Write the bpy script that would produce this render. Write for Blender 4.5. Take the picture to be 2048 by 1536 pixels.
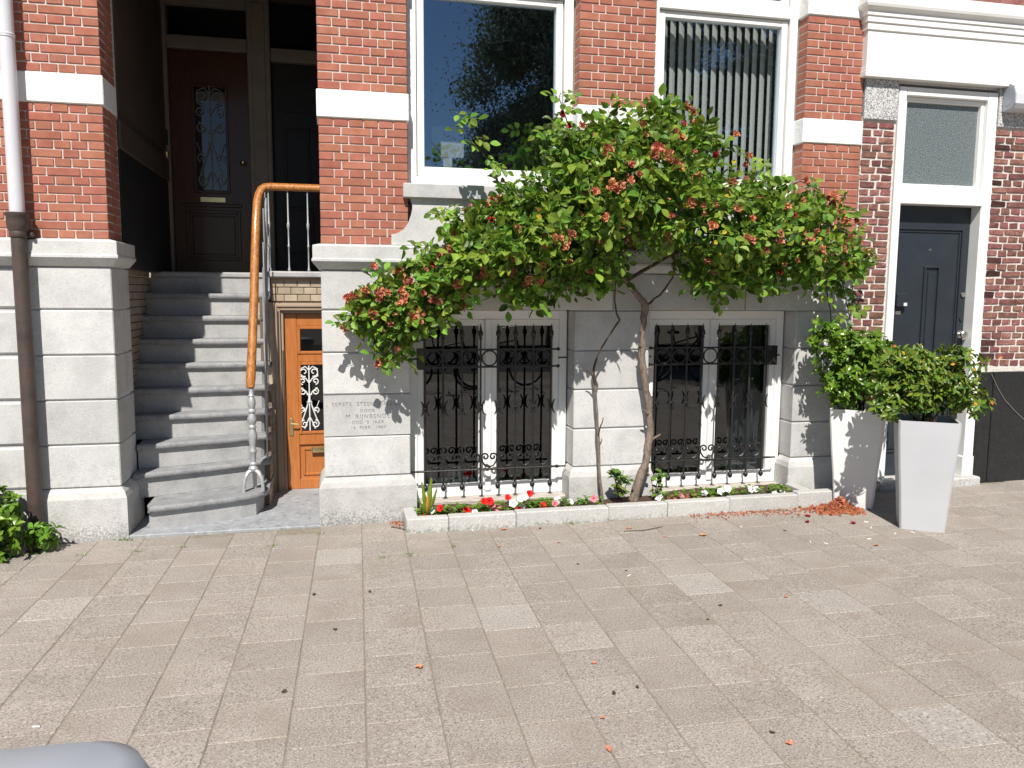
import bpy, math, random
import numpy as np
from mathutils import Vector, Matrix, noise
random.seed(7); RS = np.random.RandomState(11)
for o in list(bpy.data.objects): bpy.data.objects.remove(o, do_unlink=True)
SC = bpy.context.scene; COL = SC.collection

# ------------------------------------------------------------------ camera, sky, sun, exposure
CAM_Z, CAM_Y, FOC = 1.723, -6.0, 1600.0
RM = np.array([[0.9758133195, 0.2178420216, 0.0182542874],
               [-0.2185160808, 0.9696193657, 0.1099500255],
               [0.0062520252, -0.1112795547, 0.9937694767]])
cam = bpy.data.cameras.new('camera'); co = bpy.data.objects.new('camera', cam); COL.objects.link(co)
cam.sensor_width = 36; cam.lens = FOC / 2048 * 36; cam.clip_start = .05; cam.clip_end = 1000
co.matrix_world = Matrix(((RM[0,0], RM[0,2], -RM[0,1], 0), (RM[1,0], RM[1,2], -RM[1,1], CAM_Y), (RM[2,0], RM[2,2], -RM[2,1], CAM_Z), (0,0,0,1)))
SC.camera = co
SUN_EL, SUN_AZ = math.radians(50), math.radians(17)      # azimuth: sun stands in front of the facade, a little to its left
to_sun = Vector((-math.sin(SUN_AZ)*math.cos(SUN_EL), -math.cos(SUN_AZ)*math.cos(SUN_EL), math.sin(SUN_EL)))
w = bpy.data.worlds.new('World'); SC.world = w; w.use_nodes = True
nt = w.node_tree; sky = nt.nodes.new('ShaderNodeTexSky'); sky.sky_type = 'NISHITA'; sky.sun_disc = False
sky.sun_elevation = SUN_EL; sky.sun_rotation = math.atan2(to_sun.x, to_sun.y); sky.air_density = 1.0; sky.dust_density = .1; sky.ozone_density = 3.0
bg = nt.nodes['Background']; bg.inputs['Strength'].default_value = .05
nt.links.new(sky.outputs[0], bg.inputs['Color'])
sl = bpy.data.lights.new('sun', 'SUN'); sl.energy = 5.0; sl.angle = math.radians(.53); sl.color = (1, .95, .87)
so = bpy.data.objects.new('sun', sl); COL.objects.link(so); so.rotation_euler = to_sun.to_track_quat('Z', 'Y').to_euler()
SC.view_settings.view_transform = 'Standard'; SC.view_settings.look = 'None'; SC.view_settings.exposure = .34; SC.view_settings.gamma = 1
SC.cycles.max_bounces = 8; SC.cycles.transparent_max_bounces = 12
SC.cycles.use_adaptive_sampling = True

# ------------------------------------------------------------------ geometry of the place
def W(px, py, Y=0.):                       # photo pixel -> point on the vertical plane at depth Y
    d = RM @ np.array([(px-1024)/FOC, 1, -(py-768)/FOC]); s = (Y-CAM_Y)/d[1]
    return Vector((d[0]*s, Y, CAM_Z+d[2]*s))
def gz(x): return .0105*(max(-14, min(14, x))+.12)   # the pavement climbs gently along the facade
def GP(px, py):                            # photo pixel -> point on the pavement
    d = RM @ np.array([(px-1024)/FOC, 1, -(py-768)/FOC]); z = 0
    for _ in range(4):
        s = (z-CAM_Z)/d[2]; z = gz(d[0]*s)
    return Vector((d[0]*s, CAM_Y+d[1]*s, z))
def proj(p):
    c = RM.T @ np.array([p[0], p[1]-CAM_Y, p[2]-CAM_Z])
    return (1024+FOC*c[0]/c[1], 768-FOC*c[2]/c[1], c[1]) if c[1] > .05 else (-9e9, -9e9, c[1])

# ------------------------------------------------------------------ materials
def mat(name, cols, scale=6, detail=5, rough=.8, rand=0., isl=0., bump=0., bscale=60, speck=None, spec=.3, metal=0., trans=0., coat=0., stretch=None, dist=0., stain=None, hue=0.):
    m = bpy.data.materials.new(name); m.use_nodes = True; t = m.node_tree; N = t.nodes; L = t.links
    p = N['Principled BSDF']; geo = N.new('ShaderNodeNewGeometry')
    vec = geo.outputs['Position']
    if stretch:
        mp = N.new('ShaderNodeVectorMath'); mp.operation = 'MULTIPLY'; mp.inputs[1].default_value = stretch; L.new(vec, mp.inputs[0]); vec = mp.outputs[0]
    oi = N.new('ShaderNodeObjectInfo')
    off = N.new('ShaderNodeVectorMath'); off.operation = 'SCALE'; cmb = N.new('ShaderNodeCombineXYZ')
    for i in range(3): L.new(oi.outputs['Random'], cmb.inputs[i])
    L.new(cmb.outputs[0], off.inputs[0]); off.inputs['Scale'].default_value = 7. if rand else 0.
    ad = N.new('ShaderNodeVectorMath'); L.new(vec, ad.inputs[0]); L.new(off.outputs[0], ad.inputs[1]); vec2 = ad.outputs[0]
    nz = N.new('ShaderNodeTexNoise'); nz.inputs['Scale'].default_value = scale; nz.inputs['Detail'].default_value = detail; nz.inputs['Roughness'].default_value = .6; nz.inputs['Distortion'].default_value = dist
    L.new(vec2, nz.inputs['Vector'])
    rp = N.new('ShaderNodeValToRGB'); el = rp.color_ramp.elements
    n = len(cols)
    for i, c in enumerate(cols):
        pos = .3+.4*i/(n-1) if n > 1 else .5
        if i < 2: e = el[i]; e.position = pos
        else: e = el.new(pos)
        e.color = (*c, 1)
    if n == 1: el[1].color = (*cols[0], 1); el[1].position = 1
    L.new(nz.outputs['Fac'], rp.inputs[0]); c = rp.outputs[0]
    if speck:                                # (scale, threshold, colour, amount)
        s2 = N.new('ShaderNodeTexNoise'); s2.inputs['Scale'].default_value = speck[0]; s2.inputs['Detail'].default_value = 2; L.new(vec, s2.inputs['Vector'])
        mr = N.new('ShaderNodeMapRange'); mr.inputs[1].default_value = speck[1]; mr.inputs[2].default_value = speck[1]+.07; mr.inputs[4].default_value = speck[3]; L.new(s2.outputs['Fac'], mr.inputs[0])
        mx = N.new('ShaderNodeMix'); mx.data_type = 'RGBA'; L.new(mr.outputs[0], mx.inputs[0]); L.new(c, mx.inputs[6]); mx.inputs[7].default_value = (*speck[2], 1); c = mx.outputs[2]
        if len(speck) > 4:
            mr = N.new('ShaderNodeMapRange'); mr.inputs[1].default_value = 1-speck[1]; mr.inputs[2].default_value = 1-speck[1]-.07; mr.inputs[4].default_value = speck[3]; L.new(s2.outputs['Fac'], mr.inputs[0])
            mx = N.new('ShaderNodeMix'); mx.data_type = 'RGBA'; L.new(mr.outputs[0], mx.inputs[0]); L.new(c, mx.inputs[6]); mx.inputs[7].default_value = (*speck[4], 1); c = mx.outputs[2]
    if stain:                                # list of (noise scale, low, high, colour, amount, zlow, zhigh): worn patches, stronger near the ground when zhigh is set
        for (ss, lo, hi, sc, am, z0, z1) in stain:
            s3 = N.new('ShaderNodeTexNoise'); s3.inputs['Scale'].default_value = ss; s3.inputs['Detail'].default_value = 7; s3.inputs['Roughness'].default_value = .7; L.new(vec2, s3.inputs['Vector'])
            v = s3.outputs['Fac']
            if z1 is not None:
                sx = N.new('ShaderNodeSeparateXYZ'); L.new(geo.outputs['Position'], sx.inputs[0])
                zr = N.new('ShaderNodeMapRange'); zr.inputs[1].default_value = z0; zr.inputs[2].default_value = z1; zr.inputs[3].default_value = .22; zr.inputs[4].default_value = -.12; L.new(sx.outputs[2], zr.inputs[0])
                aa = N.new('ShaderNodeMath'); L.new(v, aa.inputs[0]); L.new(zr.outputs[0], aa.inputs[1]); v = aa.outputs[0]
            mr = N.new('ShaderNodeMapRange'); mr.inputs[1].default_value = lo; mr.inputs[2].default_value = hi; mr.inputs[4].default_value = am; L.new(v, mr.inputs[0])
            mx = N.new('ShaderNodeMix'); mx.data_type = 'RGBA'; L.new(mr.outputs[0], mx.inputs[0]); L.new(c, mx.inputs[6]); mx.inputs[7].default_value = (*sc, 1); c = mx.outputs[2]
    if rand or isl:
        hs = N.new('ShaderNodeHueSaturation'); L.new(c, hs.inputs['Color'])
        mr = N.new('ShaderNodeMapRange'); L.new(geo.outputs['Random Per Island'] if isl else oi.outputs['Random'], mr.inputs[0]); a = isl or rand
        mr.inputs[3].default_value = 1-a; mr.inputs[4].default_value = 1+a; L.new(mr.outputs[0], hs.inputs['Value'])
        if hue:
            wn = N.new('ShaderNodeTexWhiteNoise'); wn.noise_dimensions = '1D'; L.new(geo.outputs['Random Per Island'] if isl else oi.outputs['Random'], wn.inputs['W'])
            mh = N.new('ShaderNodeMapRange'); L.new(wn.outputs[0], mh.inputs[0]); mh.inputs[3].default_value = .5-hue; mh.inputs[4].default_value = .5+hue; L.new(mh.outputs[0], hs.inputs['Hue'])
        c = hs.outputs[0]
    L.new(c, p.inputs['Base Color']); p.inputs['Roughness'].default_value = rough; p.inputs['Specular IOR Level'].default_value = spec; p.inputs['Metallic'].default_value = metal
    if coat: p.inputs['Coat Weight'].default_value = coat; p.inputs['Coat Roughness'].default_value = .12
    if bump:
        b2 = N.new('ShaderNodeTexNoise'); b2.inputs['Scale'].default_value = bscale; b2.inputs['Detail'].default_value = 5; L.new(vec, b2.inputs['Vector'])
        bp = N.new('ShaderNodeBump'); bp.inputs['Strength'].default_value = bump; bp.inputs['Distance'].default_value = .01; L.new(b2.outputs['Fac'], bp.inputs['Height']); L.new(bp.outputs[0], p.inputs['Normal'])
    if trans:
        tr = N.new('ShaderNodeBsdfTranslucent'); L.new(c, tr.inputs['Color']); ms = N.new('ShaderNodeMixShader'); ms.inputs[0].default_value = trans
        L.new(p.outputs[0], ms.inputs[1]); L.new(tr.outputs[0], ms.inputs[2]); L.new(ms.outputs[0], N['Material Output'].inputs[0])
    return m
def glass(name, refl, tint=(.9,.95,.95), rough=0., frost=False, rc=(.95,.97,1)):
    m = bpy.data.materials.new(name); m.use_nodes = True; t = m.node_tree; N = t.nodes; L = t.links; N.remove(N['Principled BSDF'])
    g = N.new('ShaderNodeBsdfGlossy'); g.inputs['Roughness'].default_value = rough; g.inputs['Color'].default_value = (*rc, 1)
    geo = N.new('ShaderNodeNewGeometry'); nz = N.new('ShaderNodeTexNoise'); nz.inputs['Scale'].default_value = 1.7; L.new(geo.outputs['Position'], nz.inputs['Vector'])
    bp = N.new('ShaderNodeBump'); bp.inputs['Strength'].default_value = .018; bp.inputs['Distance'].default_value = .05; L.new(nz.outputs['Fac'], bp.inputs['Height']); L.new(bp.outputs[0], g.inputs['Normal'])
    if frost:
        a = N.new('ShaderNodeBsdfDiffuse'); n2 = N.new('ShaderNodeTexNoise'); n2.inputs['Scale'].default_value = 120; L.new(geo.outputs['Position'], n2.inputs['Vector'])
        r = N.new('ShaderNodeValToRGB'); r.color_ramp.elements[0].position = .4; r.color_ramp.elements[1].position = .72; r.color_ramp.elements[0].color = (.07,.085,.09,1); r.color_ramp.elements[1].color = (.30,.34,.35,1); L.new(n2.outputs['Fac'], r.inputs[0]); L.new(r.outputs[0], a.inputs[0])
    else:
        a = N.new('ShaderNodeBsdfTransparent'); a.inputs[0].default_value = (*tint, 1)
    f = N.new('ShaderNodeLayerWeight'); f.inputs[0].default_value = .5
    pw_ = N.new('ShaderNodeMath'); pw_.operation = 'POWER'; pw_.inputs[1].default_value = 5; L.new(f.outputs['Facing'], pw_.inputs[0])
    md = N.new('ShaderNodeMath'); md.operation = 'MULTIPLY_ADD'; md.inputs[1].default_value = 1-refl; md.inputs[2].default_value = refl; L.new(pw_.outputs[0], md.inputs[0])
    bk = N.new('ShaderNodeMath'); bk.operation = 'SUBTRACT'; bk.inputs[0].default_value = 1; L.new(geo.outputs['Backfacing'], bk.inputs[1])   # one reflecting coat on the outer face of each side
    mq = N.new('ShaderNodeMath'); mq.operation = 'MULTIPLY'; L.new(md.outputs[0], mq.inputs[0]); L.new(bk.outputs[0], mq.inputs[1]); md = mq
    ms = N.new('ShaderNodeMixShader'); L.new(md.outputs[0], ms.inputs[0]); L.new(a.outputs[0], ms.inputs[1]); L.new(g.outputs[0], ms.inputs[2]); L.new(ms.outputs[0], N['Material Output'].inputs[0])
    return m
M = {}
M['brick'] = mat('red_brick', [(.325,.115,.074),(.385,.145,.098),(.435,.178,.126)], 9, rough=.85, rand=.11, hue=.006, bump=.25, bscale=90, stain=[(3.2,.58,.74,(.22,.075,.052),.45,0,None),(30,.62,.72,(.12,.05,.04),.5,0,None),(14,.68,.74,(.5,.38,.32),.35,0,None)])
M['brick_m'] = mat('red_brick_courses', [(.325,.115,.074),(.385,.145,.098),(.435,.178,.126)], 9, rough=.85, isl=.11, hue=.006, bump=.25, bscale=90, stain=[(3.2,.58,.74,(.22,.075,.052),.45,0,None),(30,.62,.72,(.12,.05,.04),.5,0,None)])
M['mortar'] = mat('pale_mortar', [(.55,.50,.46),(.68,.63,.58)], 25, rough=.95, bump=.3, bscale=200)
M['nbrick'] = mat('old_purple_brick', [(.15,.064,.055),(.225,.10,.084),(.29,.14,.118)], 14, rough=.9, rand=.3, hue=.02, bump=.9, bscale=45, stain=[(22,.60,.70,(.55,.50,.47),.55,0,None),(17,.62,.74,(.05,.045,.05),.7,0,None)])
M['nmortar'] = mat('rough_white_mortar', [(.58,.54,.50),(.72,.68,.63)], 30, rough=.95, bump=.8, bscale=60)
M['darkbrick'] = mat('dark_brick', [(.035,.02,.02),(.10,.035,.03)], 20, rough=.95, rand=.4, bump=.8, bscale=50)  # near-black brick for some bricks at the wall end beside the door
M['stone'] = mat('grey_limestone', [(.45,.45,.455),(.54,.54,.54),(.58,.578,.575)], 5, rough=.85, rand=.11, bump=.22, bscale=120, speck=(75,.60,(.37,.37,.38),.4,(.65,.65,.645)), stain=[(2.6,.52,.70,(.43,.425,.42),.6,0,None),(34,.68,.76,(.30,.30,.30),.3,.3,1.0),(9,.60,.75,(.41,.40,.375),.6,0,None)])
M['plinth'] = mat('weathered_plinth_stone', [(.42,.417,.405),(.51,.505,.495),(.55,.54,.53)], 6, rough=.9, rand=.05, bump=.35, bscale=70, speck=(75,.60,(.35,.35,.35),.4,(.60,.60,.59)), stain=[(60,.60,.72,(.13,.135,.13),.6,-.02,.30),(5,.60,.72,(.28,.262,.235),.55,0,None)])
M['bluestone'] = mat('blue_stone', [(.27,.285,.31),(.36,.37,.39)], 5, rough=.62, bump=.3, bscale=35, speck=(22,.60,(.19,.195,.205),.7,(.44,.45,.455)), stain=[(7,.58,.68,(.38,.36,.34),.5,0,None)])
M['step'] = mat('step_stone', [(.31,.31,.315),(.39,.39,.392),(.435,.432,.43)], 7, rough=.8, rand=.05, bump=.3, bscale=80, speck=(60,.60,(.30,.30,.30),.7), stain=[(12,.60,.72,(.24,.23,.22),.5,0,None)])
M['tread'] = mat('worn_tread_stone', [(.20,.205,.22),(.27,.275,.285),(.33,.33,.335)], 9, rough=.65, rand=.05, bump=.3, bscale=70, speck=(50,.60,(.18,.18,.185),.7), stain=[(10,.58,.70,(.44,.43,.41),.6,0,None)])
M['granite'] = mat('speckled_granite', [(.42,.42,.42),(.52,.52,.52)], 40, rough=.6, speck=(110,.53,(.13,.13,.14),.9,(.72,.72,.72)))
M['blackstone'] = mat('black_polished_stone', [(.012,.013,.014),(.022,.023,.025)], 30, rough=.33, speck=(130,.66,(.16,.16,.16),.6), spec=.5)
M['white'] = mat('white_paint', [(.80,.80,.785),(.86,.86,.85)], 3, rough=.45, bump=.05, bscale=40, stain=[(11,.66,.76,(.62,.60,.56),.35,0,None)])
M['band'] = mat('thick_white_masonry_paint', [(.80,.80,.78),(.86,.86,.85)], 6, rough=.7, bump=.5, bscale=22, stain=[(20,.70,.76,(.5,.47,.44),.4,0,None)])
M['cream'] = mat('old_cream_paint', [(.18,.155,.125),(.23,.20,.165)], 6, rough=.6, bump=.15, bscale=40, stain=[(14,.62,.74,(.25,.21,.17),.5,0,None)])
M['tan'] = mat('tan_paint', [(.33,.25,.18),(.38,.29,.22)], 6, rough=.5, bump=.08)
M['tanbrick'] = mat('tan_glazed_brick', [(.36,.29,.21),(.46,.38,.29)], 12, rough=.4, rand=.14, bump=.12, bscale=50, spec=.5)
M['tanmortar'] = mat('dark_mortar', [(.12,.095,.07),(.18,.14,.10)], 30, rough=.95)
M['sillwood'] = mat('bare_weathered_sill', [(.33,.28,.25),(.45,.41,.37),(.52,.49,.45)], 10, rough=.9, stretch=(1,6,8), bump=.4, bscale=60)
M['rail'] = mat('varnished_oak', [(.17,.05,.010),(.42,.165,.035),(.56,.26,.075)], 9, rough=.38, stretch=(7,7,1.1), dist=1.5, coat=.35, bump=.25, bscale=40, stain=[(6,.48,.62,(.27,.085,.016),.7,0,None),(16,.58,.64,(.13,.042,.012),.8,0,None),(50,.64,.70,(.60,.40,.22),.5,0,None)])
M['doorwood'] = mat('varnished_door_wood', [(.36,.12,.03),(.50,.18,.05)], 6, rough=.3, stretch=(9,9,1), coat=.4, dist=.8)
M['darkdoor'] = mat('dark_red_brown_wood', [(.05,.017,.008),(.075,.027,.012)], 6, rough=.4, stretch=(9,9,1), coat=.3)
M['silver'] = mat('silver_painted_cast_iron', [(.38,.39,.41),(.50,.51,.53)], 30, rough=.42, metal=.35, bump=.2, bscale=120, spec=.5)
M['iron'] = mat('black_wrought_iron', [(.012,.012,.013),(.022,.022,.023)], 30, rough=.38, spec=.5, bump=.2, bscale=150)
M['shadediron'] = mat('shaded_white_wrought_iron', [(.20,.21,.22),(.27,.28,.29)], 30, rough=.5)  # white grille of the upper door, porch shade put into its colour
M['whiteiron'] = mat('white_wrought_iron', [(.68,.68,.68),(.78,.78,.77)], 30, rough=.4, spec=.5)
M['pvc'] = mat('grey_white_plastic', [(.62,.62,.67),(.68,.68,.73)], 3, rough=.35, spec=.5)
M['castiron'] = mat('brown_rusty_cast_iron', [(.045,.034,.03),(.075,.055,.048),(.09,.06,.05)], 6, rough=.55, bump=.25, bscale=60, spec=.45, stain=[(10,.58,.68,(.10,.035,.025),.7,0,None)])
M['navy'] = mat('dark_blue_grey_door_paint', [(.020,.026,.034),(.026,.033,.043)], 5, rough=.42, spec=.45, bump=.08, bscale=120)
M['brass'] = mat('polished_brass', [(.62,.50,.25),(.70,.58,.32)], 20, rough=.28, metal=1)
M['steel'] = mat('brushed_steel', [(.55,.54,.50),(.62,.61,.57)], 40, rough=.3, metal=1)
M['potgrey'] = mat('lavender_grey_pot', [(.49,.50,.53),(.54,.55,.575)], 3, rough=.5, spec=.35, stain=[(70,.62,.70,(.16,.17,.16),.6,-.02,.12),(3,.55,.7,(.46,.465,.50),.5,0,None)])
M['potwhite'] = mat('white_pot', [(.76,.76,.75),(.82,.82,.81)], 6, rough=.7, bump=.12, bscale=90, stain=[(60,.66,.74,(.35,.33,.30),.5,0,.25),(3,.55,.7,(.66,.65,.62),.5,0,None)])
M['soil'] = mat('garden_soil', [(.05,.032,.022),(.10,.065,.045)], 30, rough=1, bump=1, bscale=60)
M['potsoil'] = mat('potting_soil', [(.02,.015,.012),(.045,.03,.022)], 40, rough=1, bump=1, bscale=60)
M['kerb'] = mat('concrete_kerb', [(.44,.432,.42),(.52,.512,.50)], 8, rough=.9, rand=.05, bump=.3, bscale=90, speck=(85,.58,(.40,.40,.39),.6,(.68,.67,.66)), stain=[(45,.60,.70,(.16,.165,.13),.6,.0,.11)])
M['tile'] = mat('paving_tile', [(.295,.257,.228),(.352,.313,.280)], 4, rough=.9, rand=.07, bump=.25, bscale=150, speck=(120,.57,(.13,.122,.117),.75,(.48,.45,.41)), stain=[(1.1,.50,.68,(.25,.212,.175),.6,0,None),(6,.60,.70,(.25,.215,.18),.5,0,None),(19,.735,.76,(.10,.09,.08),.6,0,None)])
M['tile_m'] = mat('paving_tiles_rest', [(.295,.257,.228),(.352,.313,.280)], 4, rough=.9, isl=.07, bump=.25, bscale=150, speck=(120,.57,(.13,.122,.117),.75,(.48,.45,.41)), stain=[(1.1,.50,.68,(.25,.212,.175),.6,0,None),(6,.60,.70,(.25,.215,.18),.5,0,None),(19,.735,.76,(.10,.09,.08),.6,0,None)])
M['tilelight'] = mat('newer_pale_tile', [(.335,.303,.274),(.385,.352,.32)], 4, rough=.9, rand=.04, bump=.25, bscale=150, speck=(95,.58,(.17,.16,.155),.8,(.52,.49,.46)))
M['sand'] = mat('joint_sand', [(.20,.175,.135),(.30,.265,.215)], 20, rough=1, bump=.5, bscale=100, stain=[(5,.56,.66,(.07,.08,.03),.7,0,None)])
M['asphalt'] = mat('asphalt', [(.045,.045,.047),(.06,.06,.06)], 20, rough=.9)
M['leaf'] = mat('rose_leaf', [(.085,.16,.017),(.155,.27,.032),(.225,.345,.052)], 7, rough=.42, isl=.62, hue=.03, trans=.33, spec=.35)
M['leafy'] = mat('young_yellow_leaf', [(.45,.36,.03),(.55,.42,.05)], 5, rough=.4, trans=.3)
M['leafp1'] = mat('glossy_shrub_leaf', [(.085,.18,.016),(.15,.27,.025)], 6, rough=.3, isl=.4, hue=.02, trans=.25, spec=.5)
M['leafp2'] = mat('bronze_green_shrub_leaf', [(.065,.125,.016),(.12,.21,.022),(.16,.20,.03)], 9, rough=.36, isl=.5, hue=.04, trans=.22, spec=.5)
M['leafh'] = mat('bright_low_shrub_leaf', [(.10,.22,.02),(.17,.30,.03)], 6, rough=.35, isl=.35, hue=.02, trans=.3, spec=.5)
M['orange_leaf'] = mat('turned_orange_leaf', [(.60,.22,.04),(.65,.36,.06)], 6, rough=.5, rand=.2, hue=.03, trans=.2)
M['treeleaf'] = mat('street_tree_leaf', [(.12,.15,.10),(.20,.23,.16)], 5, rough=.9, isl=.4, spec=.05, trans=.22)
M['bark'] = mat('rose_bark', [(.10,.075,.06),(.20,.155,.125),(.28,.225,.19)], 18, rough=.95, stretch=(3,3,1), bump=.9, bscale=45)
M['twig'] = mat('twig_bark', [(.045,.03,.022),(.09,.06,.04)], 20, rough=.9)
M['wither'] = mat('withered_rose_petal', [(.38,.105,.052),(.58,.23,.125),(.70,.37,.23)], 60, rough=.75, rand=.28, hue=.018, trans=.15)
M['redrose'] = mat('dark_red_rose_petal', [(.22,.006,.010),(.33,.012,.016)], 30, rough=.55, rand=.2, trans=.1)
M['petal_red'] = mat('red_petunia', [(.66,.012,.012),(.75,.022,.02)], 20, rough=.6, trans=.2)
M['petal_pink'] = mat('pink_petunia', [(.72,.18,.24),(.80,.30,.36)], 20, rough=.6, trans=.2)
M['petal_white'] = mat('white_petunia', [(.82,.82,.84),(.88,.88,.88)], 20, rough=.6, trans=.2)
M['litter'] = mat('dried_petals', [(.17,.045,.025),(.33,.10,.05),(.43,.17,.085)], 40, rough=.9, isl=.4, hue=.02)
M['paper'] = mat('cigarette_paper', [(.75,.74,.72),(.82,.81,.8)], 20, rough=.8)
M['blind'] = mat('pale_blind_fabric', [(.82,.83,.82),(.87,.88,.87)], 40, rough=.8, trans=.15)
M['curtain'] = mat('pale_curtain', [(.42,.45,.46),(.50,.53,.54)], 12, rough=.9, trans=.2)
M['roomwall'] = mat('room_wall', [(.16,.16,.15),(.19,.19,.18)], 4, rough=.9)
M['roomfloor'] = mat('dark_floor', [(.03,.025,.02),(.05,.04,.03)], 8, rough=.7)
M['porch'] = mat('brown_painted_porch', [(.07,.053,.043),(.095,.074,.06)], 5, rough=.6, stain=[(9,.6,.7,(.06,.04,.03),.5,0,None)])
M['porchdark'] = mat('dark_dado_paint', [(.012,.012,.014),(.02,.02,.022)], 5, rough=.5)
M['bike'] = mat('black_bike_paint', [(.02,.02,.022),(.03,.03,.032)], 5, rough=.3, spec=.5)
M['rubber'] = mat('tyre_rubber', [(.02,.02,.02),(.03,.03,.03)], 5, rough=.8)
M['greyplastic'] = mat('pale_grey_plastic_lid', [(.31,.34,.39),(.36,.39,.44)], 3, rough=.38, spec=.5)
M['roof'] = mat('plain_upper_brick', [(.30,.085,.05),(.38,.12,.07)], 8, rough=.9)
M['glass_up'] = glass('coated_window_glass', .37, (.96,.98,.98), rc=(.62,.80,1))
M['glass_low'] = glass('dark_window_glass', .10, (.5,.52,.53))
M['glass_in'] = glass('door_glass', .07, (.5,.55,.6))
M['frost'] = glass('frosted_glass', .07, frost=True, rough=.3)

# ------------------------------------------------------------------ mesh helpers
class MB:
    def __init__(s): s.v = []; s.f = []
    def add(s, v, f):
        b = len(s.v); s.v += [tuple(x) for x in v]; s.f += [tuple(b+i for i in q) for q in f]; return s
    def box(s, x0, x1, y0, y1, z0, z1, c=.004):
        if x0 > x1: x0, x1 = x1, x0
        if y0 > y1: y0, y1 = y1, y0
        if z0 > z1: z0, z1 = z1, z0
        c = min(c, (x1-x0)*.3, (y1-y0)*.3, (z1-z0)*.3)
        if c <= 0:
            v = [(x,y,z) for x in (x0,x1) for y in (y0,y1) for z in (z0,z1)]
            return s.add(v, [(0,1,3,2),(4,6,7,5),(0,4,5,1),(2,3,7,6),(0,2,6,4),(1,5,7,3)])
        v = []; f = []; idx = {}
        for i, x in enumerate((x0,x1)):
            for j, y in enumerate((y0,y1)):
                for k, z in enumerate((z0,z1)):
                    sx, sy, sz = (c,-c)[i], (c,-c)[j], (c,-c)[k]
                    idx[i,j,k] = len(v); v += [(x,y+sy,z+sz),(x+sx,y,z+sz),(x+sx,y+sy,z)]
        for i in (0,1):
            q = [idx[i,0,0],idx[i,1,0],idx[i,1,1],idx[i,0,1]]; f.append(tuple(q if i else q[::-1]))
            q = [idx[0,i,0]+1,idx[1,i,0]+1,idx[1,i,1]+1,idx[0,i,1]+1]; f.append(tuple(q[::-1] if i else q))
            q = [idx[0,0,i]+2,idx[1,0,i]+2,idx[1,1,i]+2,idx[0,1,i]+2]; f.append(tuple(q if i else q[::-1]))
        for a in (0,1):
            for b in (0,1):
                f += [(idx[a,b,0],idx[a,b,1],idx[a,b,1]+1,idx[a,b,0]+1), (idx[a,0,b],idx[a,1,b],idx[a,1,b]+2,idx[a,0,b]+2), (idx[0,a,b]+1,idx[1,a,b]+1,idx[1,a,b]+2,idx[0,a,b]+2)]
                for k in (0,1):
                    pass
        for a in (0,1):
            for b in (0,1):
                for k in (0,1): i = idx[a,b,k]; f.append((i,i+1,i+2))
        return s.add(v, f)
    def tube(s, pts, r, n=8, cap=True, sq=1.):
        pts = [Vector(p) for p in pts]; rs = r if isinstance(r, (list,tuple)) else [r]*len(pts); v = []; f = []; u = None
        for i, p in enumerate(pts):
            d = (pts[min(i+1,len(pts)-1)]-pts[max(i-1,0)]).normalized()
            if u is None:
                u = d.orthogonal().normalized() if abs(d.x) > .9 else (Vector((1,0,0))-d*d.x).normalized()
            else: u = (u-d*u.dot(d)); u = u.normalized() if u.length > 1e-6 else d.orthogonal().normalized()
            t = d.cross(u)
            for k in range(n): a = 2*math.pi*k/n; v.append(p+u*math.cos(a)*rs[i]+t*math.sin(a)*rs[i]*sq)
        for i in range(len(pts)-1):
            for k in range(n): a, b = i*n+k, i*n+(k+1)%n; f.append((a,b,b+n,a+n))
        if cap: f += [tuple(range(n))[::-1], tuple(range((len(pts)-1)*n, len(pts)*n))]
        return s.add(v, f)
    def lathe(s, prof, x, y, z=0, n=12):
        v = []; f = []
        for r, h in prof:
            for k in range(n): a = 2*math.pi*k/n; v.append((x+r*math.cos(a), y+r*math.sin(a), z+h))
        for i in range(len(prof)-1):
            for k in range(n): a, b = i*n+k, i*n+(k+1)%n; f.append((a,b,b+n,a+n))
        f += [tuple(range(n))[::-1], tuple(range((len(prof)-1)*n, len(prof)*n))]
        return s.add(v, f)
    def prism(s, poly, y0, y1):            # poly in (x,z)
        n = len(poly); v = [(x,y0,z) for x,z in poly]+[(x,y1,z) for x,z in poly]
        f = [tuple(range(n)), tuple(range(n,2*n))[::-1]]+[(i,i+n,(i+1)%n+n,(i+1)%n) for i in range(n)]
        return s.add(v, f)
    def slab(s, poly, z0, z1):             # poly in (x,y)
        n = len(poly); v = [(x,y,z0) for x,y in poly]+[(x,y,z1) for x,y in poly]
        f = [tuple(range(n))[::-1], tuple(range(n,2*n))]+[(i,(i+1)%n,(i+1)%n+n,i+n) for i in range(n)]
        return s.add(v, f)
    def sweep(s, prof, path, caps=True):   # prof: (outward offset, z); path in (x,y), outward is to the right of travel
        P = [Vector((p[0],p[1])) for p in path]; n = len(prof); v = []; f = []
        for i, p in enumerate(P):
            ns = []
            if i > 0: d = (p-P[i-1]).normalized(); ns.append(Vector((d.y,-d.x)))
            if i < len(P)-1: d = (P[i+1]-p).normalized(); ns.append(Vector((d.y,-d.x)))
            m = sum(ns, Vector((0,0)))/len(ns); m = m/max(m.dot(ns[0]), .2)/1. if len(ns) == 2 else m
            if len(ns) == 2: m = (ns[0]+ns[1]); m = m/max(1e-6, m.dot(ns[0]))
            for o, z in prof: q = p+m*o; v.append((q.x,q.y,z))
        for i in range(len(P)-1):
            for k in range(n): a, b = i*n+k, i*n+(k+1)%n; f.append((a,a+n,b+n,b))
        if caps: f += [tuple(range(n)), tuple(range((len(P)-1)*n, len(P)*n))[::-1]]
        return s.add(v, f)
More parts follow.
